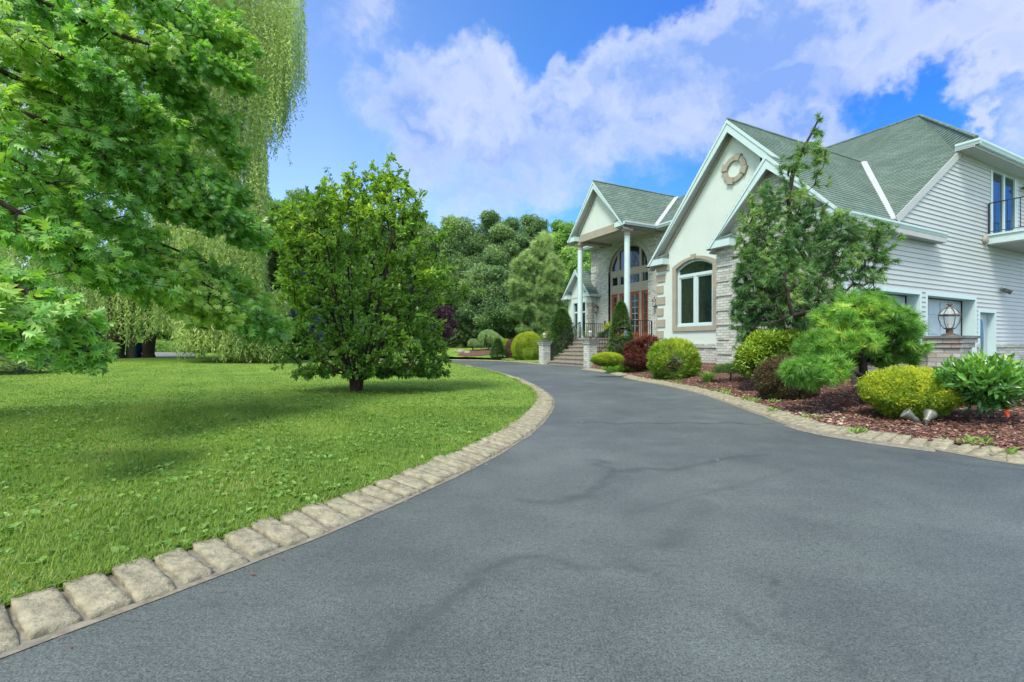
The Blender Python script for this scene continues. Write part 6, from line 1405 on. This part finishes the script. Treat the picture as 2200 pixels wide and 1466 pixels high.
for cps, reach, n in LIMBS:
    pts = np.array([P(*q) for q in cps]); s = np.linspace(0, len(pts) - 1, 14); path = np.stack([np.interp(s, np.arange(len(pts)), pts[:, k]) for k in range(3)], 1)
    path[1:-1] = (path[:-2] + 2 * path[1:-1] + path[2:]) / 4
    j = int(np.argmin([abs(q[2] - (path[0][2] + .8)) for q in trunk_pts])); start = trunk_pts[j] + (path[0] - trunk_pts[j]) * .0
    tr_ = [start, start * .5 + path[0] * .5 + UP * .15] + list(path)
    q = np.clip(r.beta(1.15, .9, n) * 13, 0, 12.999); i0 = q.astype(int); f = (q - i0)[:, None]; cen = path[i0] * (1 - f) + path[i0 + 1] * f; dirp = nrm(path[i0 + 1] - path[i0])
    off_ = rnd(r, n); off_ = off_ - (off_ * dirp).sum(1, keepdims=True) * dirp * .4; sc = reach * (1.05 - .45 * q / 13)[:, None] * r.random(n)[:, None] ** .6
    tips = cen + off_ * sc * np.array([1.0, 1.15, .62]) + dirp * .22 - UP * .05
    N_, par, rd = grow(tr_, tips, r, .0028, .13, power=2.35, sag=.02, bias=.1, wig=.05); rd = np.minimum(rd, .05); rd[:2] = .07
    e = np.where(par >= 0)[0]; V, T = tubes(N_[par[e]], N_[e], np.minimum(rd[par[e]], rd[e] * 1.6), rd[e], 6); tv_.append(V); tt_.append(T + cnt_); cnt_ += len(V)
    fz = np.where((par >= 0) & (rd < .0046) & (np.arange(len(N_)) > 15))[0]
    for rep in range(10):
        u_ = r.random(len(fz))[:, None]; p = N_[fz] * u_ + N_[par[fz]] * (1 - u_); d = nrm(N_[fz] - N_[par[fz]]); m = len(p)
        D = nrm(d * .55 + nrm(path[-1] - path[0]) * .35 - UP * .28 + r.normal(0, .55, (m, 3))); N = nrm(UP * .9 + np.array([.25, -.35, 0]) + r.normal(0, .5, (m, 3)))
        L = .094 * r.uniform(.55, 1.3, m); lv.add(p + D * .02, D, N, L, L * .80, OAK, np.clip(.22 + .45 * r.random(m) + .22 * clump(p, 3.0, 5), 0, 1)); tot += m
print('oak leaves', tot)
N_, par, rd = grow(trunk_pts, np.array([base + np.array([r.normal(0, 1.2), r.normal(0, 1.2), r.uniform(5.5, 10)]) for _ in range(60)]), r, .006, .4, bias=.1); rd = np.minimum(rd, .22); rd[:len(trunk_pts)] = np.linspace(.26, .1, len(trunk_pts))
e = np.where(par >= 0)[0]; V, T = tubes(N_[par[e]], N_[e], rd[par[e]], rd[e], 8); tv_.append(V); tt_.append(T + cnt_)
tri_object('trunk', np.concatenate(tv_), np.concatenate(tt_), M['bark'], t, smooth=True)
fz = np.where((par >= 0) & (rd < .02))[0]
for rep in range(2):
    p = N_[fz] + r.normal(0, .35, (len(fz), 3)); m = len(p); lv.add(p, rnd(r, m) - UP * .3, nrm(UP + r.normal(0, .4, (m, 3))), .2, .17, OAK, r.random(m))
lv.build('crown', M['oak'], t)

# ---- weeping willows beyond the lawn
def willow(label, bx, by, Yb, strands, seed, trunk_r, crown_h, spread, limbs=9):
    r = np.random.default_rng(seed); g = np.array([(bx - CX) / F * Yb, Yb, .02]); t = thing('willow_tree', g, label, 'tree', 'willows beyond the lawn')
    tops = np.array([s[0] for s in strands]); lens = np.array([s[1] for s in strands])
    tr_ = [g - UP * .2, g + UP * .3, g + UP * 2.0 + np.array([.2, 0, 0]), g + UP * 4.5 + np.array([.5, -.4, 0])]
    sub = tops[r.choice(len(tops), min(len(tops), 260), replace=False)] + UP * .05
    N_, par, rd = grow(tr_, sub, r, .012, .9, power=2.2, sag=.16, bias=.2, wig=.03); rd = np.minimum(rd, trunk_r); rd[0] = trunk_r * 1.45; rd[1] = trunk_r * 1.05; rd[2:4] = trunk_r * .95
    skeleton_mesh('trunk', N_, par, rd, M['bark'], t, 9)
    lv = Leaves(); n = len(tops)
    for sp in range(2):
        pass
    K = np.maximum(6, (lens / .085).astype(int)); idx = np.repeat(np.arange(n), K); pos_in = np.concatenate([np.arange(k) / k for k in K])
    sway = r.normal(0, .10, (n, 2)); ph = r.uniform(0, 6, n)
    L_ = lens[idx]; p = tops[idx] + np.c_[sway[idx, 0] * pos_in * L_ * .5 + .05 * np.sin(ph[idx] + pos_in * 5), sway[idx, 1] * pos_in * L_ * .5, -pos_in * L_] + r.normal(0, .035, (len(idx), 3))
    m = len(p); D = nrm(-UP * .8 + r.normal(0, .5, (m, 3)) + np.array([.15, -.1, 0])); tint = np.clip(.35 + .25 * r.normal(0, 1, n)[idx] * .6 + .3 * (r.random(m) - .5) + .22 * clump(p, .9, seed), 0, 1)
    lv.add(p, D, rnd(r, m), .21 * r.uniform(.7, 1.3, m), .050 * r.uniform(.8, 1.3, m), DIA, tint); lv.build('crown', M['willow'], t); print('willow leaves', m)
    # hanging twigs
    k = np.where(r.random(n) < .5)[0]; a = tops[k]; b = a - UP * lens[k][:, None] * .92 + np.c_[sway[k] * lens[k][:, None] * .5, np.zeros(len(k))]; V, T = tubes(a, b, np.full(len(k), .006), np.full(len(k), .003), 3); tri_object('hanging_twigs', V, T, M['willow'], t, np.full(len(V), .3))
r = np.random.default_rng(83); strands = []
def ybot(px): return 762 + 12 * math.sin(px * .05) + (6 if px > 480 else 0) - (26 if px < 420 else 0)
while len(strands) < 10500:
    px = r.uniform(-90, 655) if len(strands) < 4000 else r.uniform(330, 616); Yd = r.uniform(23, 31)
    yb = 764 if len(strands) > 8200 else ybot(px)
    if px < 540: ytop = r.uniform(-170, yb - 60)
    elif px < 572: ytop = r.uniform(-60, 400) if r.random() < .62 else r.uniform(400, 640)
    elif px < 616:
        ytop = r.uniform(-60, 210) if r.random() < .5 else r.uniform(625, 690)
    else:
        ytop = r.uniform(-60, 150)
        if r.random() < (px - 616) / 55: continue
    if len(strands) > 8200: px = r.uniform(380, 613); Yd = r.uniform(21.5, 25); ytop = r.uniform(480, 690) if px < 565 else r.uniform(620, 690)
    L = r.uniform(1.6, 4.4)
    if len(strands) > 8200: lim = (771 if px > 470 else 757) + r.normal(0, 9) - abs(12 * math.sin(px * .11))
    elif px < 540: lim = yb - r.uniform(0, 26)
    elif px < 572: lim = 430 + r.normal(0, 16) if ytop < 400 else 730 + r.normal(0, 16)
    elif px < 616: lim = 330 + r.normal(0, 40) + (572 - px) * .8 if ytop < 300 else 772 + r.normal(0, 4)
    else: lim = 250 + r.normal(0, 40) - (px - 616) * 1.0
    # the silhouette leans: upper canopy bulges right, middle recedes
    Lm = (lim - ytop) / F * Yd
    if Lm < .5: continue
    L = min(L, Lm); strands.append((P(px, ytop, Yd), L))
s1 = [s for s in strands if s[0][0] < -15.5]; s2 = [s for s in strands if s[0][0] >= -15.5]
willow('huge weeping willow with a thick dark trunk beyond the lawn', 246, 771.5, 31, s1, 84, .50, 15, 10)
willow('weeping willow curtain nearest the magnolia, its slimmer trunk right of the thick one', 318, 769.5, 33, s2, 85, .36, 15, 8)
# pale bare trunk, posts and the blue bin by the road
def leafy(name, label, c, h, rx, n, mat, seed, leaf, base_h=.25, blobs=34, trunk_r=.2, group=None, ry=None, thr=-.6, bark='bark_grey', squash=.9, tops=.0):
    r = np.random.default_rng(seed); c = np.asarray(c, float); t = thing(name, c, label, 'tree', group); ry = ry or rx
    bl = []; cen = []
    for k in range(blobs):
        u = (k + .5) / blobs; z = base_h + (1 - base_h) * (.12 + .76 * u); env = math.sin(math.pi * min(1, max(.08, (z - base_h * .6) / (1.08 - base_h * .6)))) ** .6; a = k * 2.4 + r.uniform(-.5, .5); q = r.uniform(.25, .72) * env; rr_ = rx * r.uniform(.16, .40) * (.75 + .35 * env)
        bl.append((c + np.array([math.cos(a) * rx * q, math.sin(a) * ry * q, z * h]), (rr_, rr_, rr_ * squash * r.uniform(.6, .95)), int(n / blobs))); cen.append(bl[-1][0])
    bl.append((c + UP * h * (base_h + .45 * (1 - base_h)), (rx * .6, ry * .6, h * (1 - base_h) * .42), int(n / 7)))
    p = blob_pts(r, bl, .05, thr, 3.4 / max(rx * .4, .3)); z_ok = p[:, 2] > c[2] + h * base_h * .5; p = p[z_ok]; m = len(p)
    ctr = np.array([b[0] for b in bl]); rad_ = np.array([b[1][0] for b in bl]); nb_ = np.argmin(np.linalg.norm(p[:, None] - ctr[None], axis=2) / rad_[None], axis=1); o_ = nrm(p - ctr[nb_])
    lv = Leaves(); L = leaf * r.uniform(.7, 1.3, m); lv.add(p, nrm(o_ * .5 + r.normal(0, .6, (m, 3)) - UP * .1), nrm(UP * .9 + o_ * .35 + r.normal(0, .55, (m, 3))), L, L * .95, CL, np.clip(.30 + .4 * r.random(m) + .16 * clump(p, 1.1, seed) + r.normal(0, .08, len(bl))[nb_], 0, 1)); lv.build('crown', M[mat], t)
    tips = p[r.choice(m, min(m, 150), replace=False)]; tr_ = [c - UP * .2] + [c + UP * h * .78 * k / 6 + np.array([r.normal(0, .12), r.normal(0, .12), 0]) * k / 3 for k in range(1, 7)]
    N_, par, rd = grow(tr_, tips, r, .012 * h / 12, h * .05, bias=.05, power=2.1); rd = np.minimum(rd, trunk_r); rd[:7] = np.maximum(rd[:7], np.linspace(trunk_r, trunk_r * .35, 7)); skeleton_mesh('trunk', N_, par, rd, M[bark], t, 6); return t
def far_tree(px, Y, top, wpx, mat, seed, label, n=17000, name='broadleaf_tree', leaf=None, base_h=.12, **k):
    c = np.array([(px - CX) / F * Y, Y, 0.0]); h = EYE + (HY - top) / F * Y; return leafy(name, label, c, h, pxm(wpx / 2, Y), n, mat, seed, leaf or .36, base_h, group='woodland trees', **k)
far_tree(592, 40, 395, 130, 'forest_bright', 101, 'loose pale-topped tree showing between the willow and the magnolia')
far_tree(680, 45, 392, 190, 'forest', 102, 'broad woodland tree behind the left half of the magnolia')
far_tree(800, 46, 430, 170, 'forest', 103, 'woodland tree hidden behind the middle of the magnolia')
far_tree(905, 48, 455, 150, 'forest', 104, 'woodland tree just right of the top of the magnolia')
far_tree(985, 46, 446, 130, 'forest', 105, 'tall tree at the left end of the open skyline right of the magnolia')
far_tree(1075, 45, 436, 150, 'forest', 106, 'tallest tree in the middle of the skyline left of the porch', n=15000)
far_tree(1150, 47, 440, 110, 'forest', 107, 'tree with an uneven top behind the pale feathery pine')
far_tree(1210, 44, 452, 110, 'forest_bright', 108, 'bright tree just left of the porch gable')
far_tree(1262, 36, 500, 90, 'forest_bright', 109, 'bright green tree seen between the porch column and the brick corner')
far_tree(1050, 39, 560, 130, 'forest', 110, 'lower leafy tree in front of the tall skyline trees', n=8000)
far_tree(1452, 60, 388, 90, 'forest_bright', 111, 'thin tree top showing above the porch roof', n=1500)
far_tree(740, 38, 470, 150, 'forest_bright', 113, 'bright tree close behind the magnolia stems', n=8000)
far_tree(1180, 36, 545, 90, 'forest_bright', 112, 'low bright tree left of the low left wing of the house', n=5000)
for i, (px, Y, top, w_, lab) in enumerate(((40, 62, 560, 260, 'roadside tree farthest left beyond the road'), (190, 66, 600, 240, 'roadside tree beyond the road behind the thick willow trunk'), (340, 64, 590, 240, 'roadside tree beyond the road right of the willow trunks'), (480, 58, 560, 220, 'tree behind the willow curtain'), (560, 50, 500, 160, 'tree between the willow curtain and the spruces'))):
    far_tree(px, Y, top, w_, 'forest', 120 + i, lab, n=7500, base_h=.0, leaf=.75)
# hedge-like scrub along the road
r = np.random.default_rng(131)
for i, px in enumerate(range(40, 440, 50)):
    c = G(px, 758.5 if px > 200 else 764, .0); c[1] += 3.0; c[0] = (px - CX) / F * c[1]
    shrub('roadside_bush', 'light green roadside bush in the scrub beyond the road', 'bush', c, (pxm(34, c[1]), 1.6, pxm(30, c[1])), 1100, .24, 'forest_bright', CL, 140 + i, .6, group='bushes beyond the road', lump=.15, wid=.9, stems=3)
# conifers of the middle distance
def conifer(px, base_y, top, wpx, mat, seed, label, name='spruce', n=4200, leaf=.4, taper=.8, hole=-1.2, tint=(.1, .6), droop=.35, z0=.0, group='conifers beyond the lawn'):
    c = np.array([(px - CX) / F * 40, 40, .55]) if px > 880 else G(px, base_y, z0); Y = c[1]; h = EYE + (HY - top) / F * Y; return spire(name, label, 'conifer', c, (pxm(wpx / 2, Y), pxm(wpx / 2, Y), h), n, mat, seed, leaf, None, hole, taper, group, tint, droop, lump=.2, lf=5)
conifer(592, 770, 520, 110, 'hemlock', 151, 'dark green spruce right of the willow curtain', n=5200, leaf=.5, tint=(.25, .6), taper=.6)
conifer(648, 771, 588, 90, 'bluespruce', 152, 'blue spruce half hidden behind the magnolia', 'blue_spruce', n=5000, leaf=.42, taper=.55)
conifer(1000, 757, 600, 90, 'hemlock', 153, 'dark drooping hemlock nearest the purple-leaved tree', 'hemlock', n=4200, leaf=.55, taper=.5, tint=(.15, .6))
conifer(1040, 755, 590, 100, 'hemlock', 154, 'dark drooping hemlock behind the umbrella-like cedar', 'hemlock', n=4600, leaf=.55, taper=.5, tint=(.15, .6))
conifer(1088, 756, 612, 80, 'hemlock', 155, 'dark drooping hemlock beside the pale feathery pine', 'hemlock', n=4200, leaf=.55, taper=.5, tint=(.15, .6))
conifer(900, 766, 620, 90, 'hemlock', 156, 'dark conifer behind the right side of the magnolia', n=3200, leaf=.55, taper=.5)
conifer(640, 774, 700, 70, 'yew', 157, 'low dark evergreen at the foot of the blue spruce', n=2600, leaf=.3, taper=.4)
conifer(1118, 766, 690, 50, 'yew', 158, 'small dark conifer at the foot of the pale feathery pine', n=2200, leaf=.3, taper=.6)
for i, (px, Y, top) in enumerate(((-250, 34, 330), (-600, 30, 280), (-1000, 27, 240), (-1500, 24, 200), (-2200, 20, 150))):
    far_tree(px, Y, top, 420, 'forest', 190 + i, 'woodland tree beyond the left end of the lawn', n=3000, base_h=.0, leaf=1.0)
# the wood that closes the view behind the garden
r = np.random.default_rng(200); n_ = 26000; wx = r.uniform(-95, 45, n_); wz = 9.5 * r.random(n_) ** 1.1; wy = r.uniform(62, 72, n_); wz = wz * (1 + .18 * np.sin(wx * .5) + .12 * np.sin(wx * 1.3)); p = np.c_[wx, wy - wz * .3, wz + .2]
lv = Leaves(); lv.add(p, rnd(r, n_), nrm(UP + r.normal(0, .6, (n_, 3)) - np.array([0, .6, 0])), 1.0 * r.uniform(.7, 1.3, n_), .9, CL, np.clip(.3 + .4 * r.random(n_) + .2 * clump(p, .5, 4), 0, 1)); tag(tri_object('woods', np.concatenate(lv.V), np.concatenate(lv.T), M['forest'], None, np.clip(np.concatenate(lv.t), 0, 1)), kind='stuff')
# low growth along the far edge of the lawn
for i, (px, w_, h_, mt, lab) in enumerate(((575, 60, 44, 'forest', 'low leafy bush at the foot of the dark spruce'), (680, 80, 60, 'hemlock', 'dark bush on the lawn edge behind the left magnolia stems'), (735, 70, 70, 'forest', 'leafy bush on the lawn edge behind the magnolia trunk'), (800, 80, 64, 'forest', 'leafy bush on the lawn edge right of the magnolia trunk'), (860, 70, 56, 'hemlock', 'dark low bush behind the right side of the magnolia'), (915, 70, 52, 'forest', 'low bush beneath the purple-leaved tree'))):
    c = G(px, 768.5, .0); Y = c[1]; shrub('edge_bush', lab, 'bush', c, (pxm(w_ / 2, Y), 1.3, pxm(h_, Y)), 3200, .26, mt, CL, 170 + i, .6, lump=.15, wid=.9, stems=3)
# pale feathery pine
r = np.random.default_rng(160); Yp = 33.0; g = np.array([(1158 - CX) / F * Yp, Yp, .5])
tr_ = [g - UP * .1] + [P(1158 + 3 * math.sin(k), 766 - 33 * k, Yp) for k in range(1, 8)]
pine('feathery_pine', 'pale feathery drooping pine left of the porch, taller than the golden yew', tr_,
     [(1165, 530, Yp, 22, 34, .7, 60), (1135, 570, Yp, 34, 30, .9, 90), (1180, 575, Yp, 30, 34, .9, 90), (1120, 615, Yp, 30, 34, .9, 90), (1165, 625, Yp, 44, 36, 1.1, 130), (1200, 620, Yp, 18, 36, .7, 50), (1125, 660, Yp, 30, 30, .9, 80), (1175, 675, Yp, 42, 36, 1.1, 120), (1150, 710, Yp, 40, 26, 1.0, 80)],
     'palepine', 161, .45, .16, 8, .2, 0, 1.6)
# purple-leaved plum
Yq = 34.0; g = np.array([(948 - CX) / F * Yq, Yq, .5]); leafy('plum_tree', 'purple-leaved small tree to the right of the magnolia', g, EYE - .5 + (HY - 648) / F * Yq, pxm(42, Yq), 3000, 'purple', 162, .24, .25, 9, .1)
# spruce bough at the left edge, low dark spray
g = np.array([(-20 - CX) / F * 14, 14, 0.0]); spire('spruce', 'low dark spruce at the left edge of the lawn', 'conifer', g, (1.5, 1.3, 1.75), 3600, 'hemlock', 163, .20, None, -1.3, .5, None, (.15, .6), .5)
# posts and bin
def post(px, py, top, w_, label):
    c = G(px, py, .03); Y = c[1]; h = pxm(py - top, Y); t = thing('road_post', c, label, 'post'); mb = MB(); mb.box(c - UP * .1, (w_, w_, h + .1)); mb.box(c + UP * h, (w_ * 1.25, w_ * 1.25, .04)); mb.box(c + UP * h * .72, (w_ * 1.1, w_ * 1.1, .05)); mb.build('shaft', M['bark_dark'], t)
post(106, 776.5, 735, .14, 'taller dark post at the left of the road edge'); post(219, 771.5, 752, .16, 'shorter dark post by the thick willow trunk')
c = G(289, 769.0, .03); t = thing('recycling_bin', c, 'blue wheeled bin by the road between the willow trunks', 'bin'); Y = c[1]; mb = MB(); q = .30
mb.add([c + np.array(v) for v in ((-q*.8,-q*.8,0),(q*.8,-q*.8,0),(q*.8,q*.8,0),(-q*.8,q*.8,0),(-q,-q,.95),(q,-q,.95),(q,q,.95),(-q,q,.95))], [(3,2,1,0),(4,5,6,7),(0,1,5,4),(1,2,6,5),(2,3,7,6),(3,0,4,7)])
M['blue'] = plain('blue_plastic', (0.02, 0.09, 0.38), (0.015, 0.07, 0.30), 5, .4); mb.build('body', M['blue'], t); mb = MB(); mb.box(c + UP * .951, (.66, .66, .05)); mb.box(c + UP * 1.0, (.5, .5, .03)); mb.build('lid', M['blue'], t)
mb = MB(); [mb.lathe(c + np.array([s * .27, .26, .1]), [(.1, -.03), (.1, .03)], 12, (1, 0, 0)) for s in (-1, 1)]; mb.build('wheel', M['iron'], t)
g = G(281, 770.2, .02); Yt = g[1]; leafy('pale_tree', 'slim pale trunk standing between the two willow trunks', g, 9.0, 2.4, 1600, 'willow', 164, .35, .35, 8, .30)
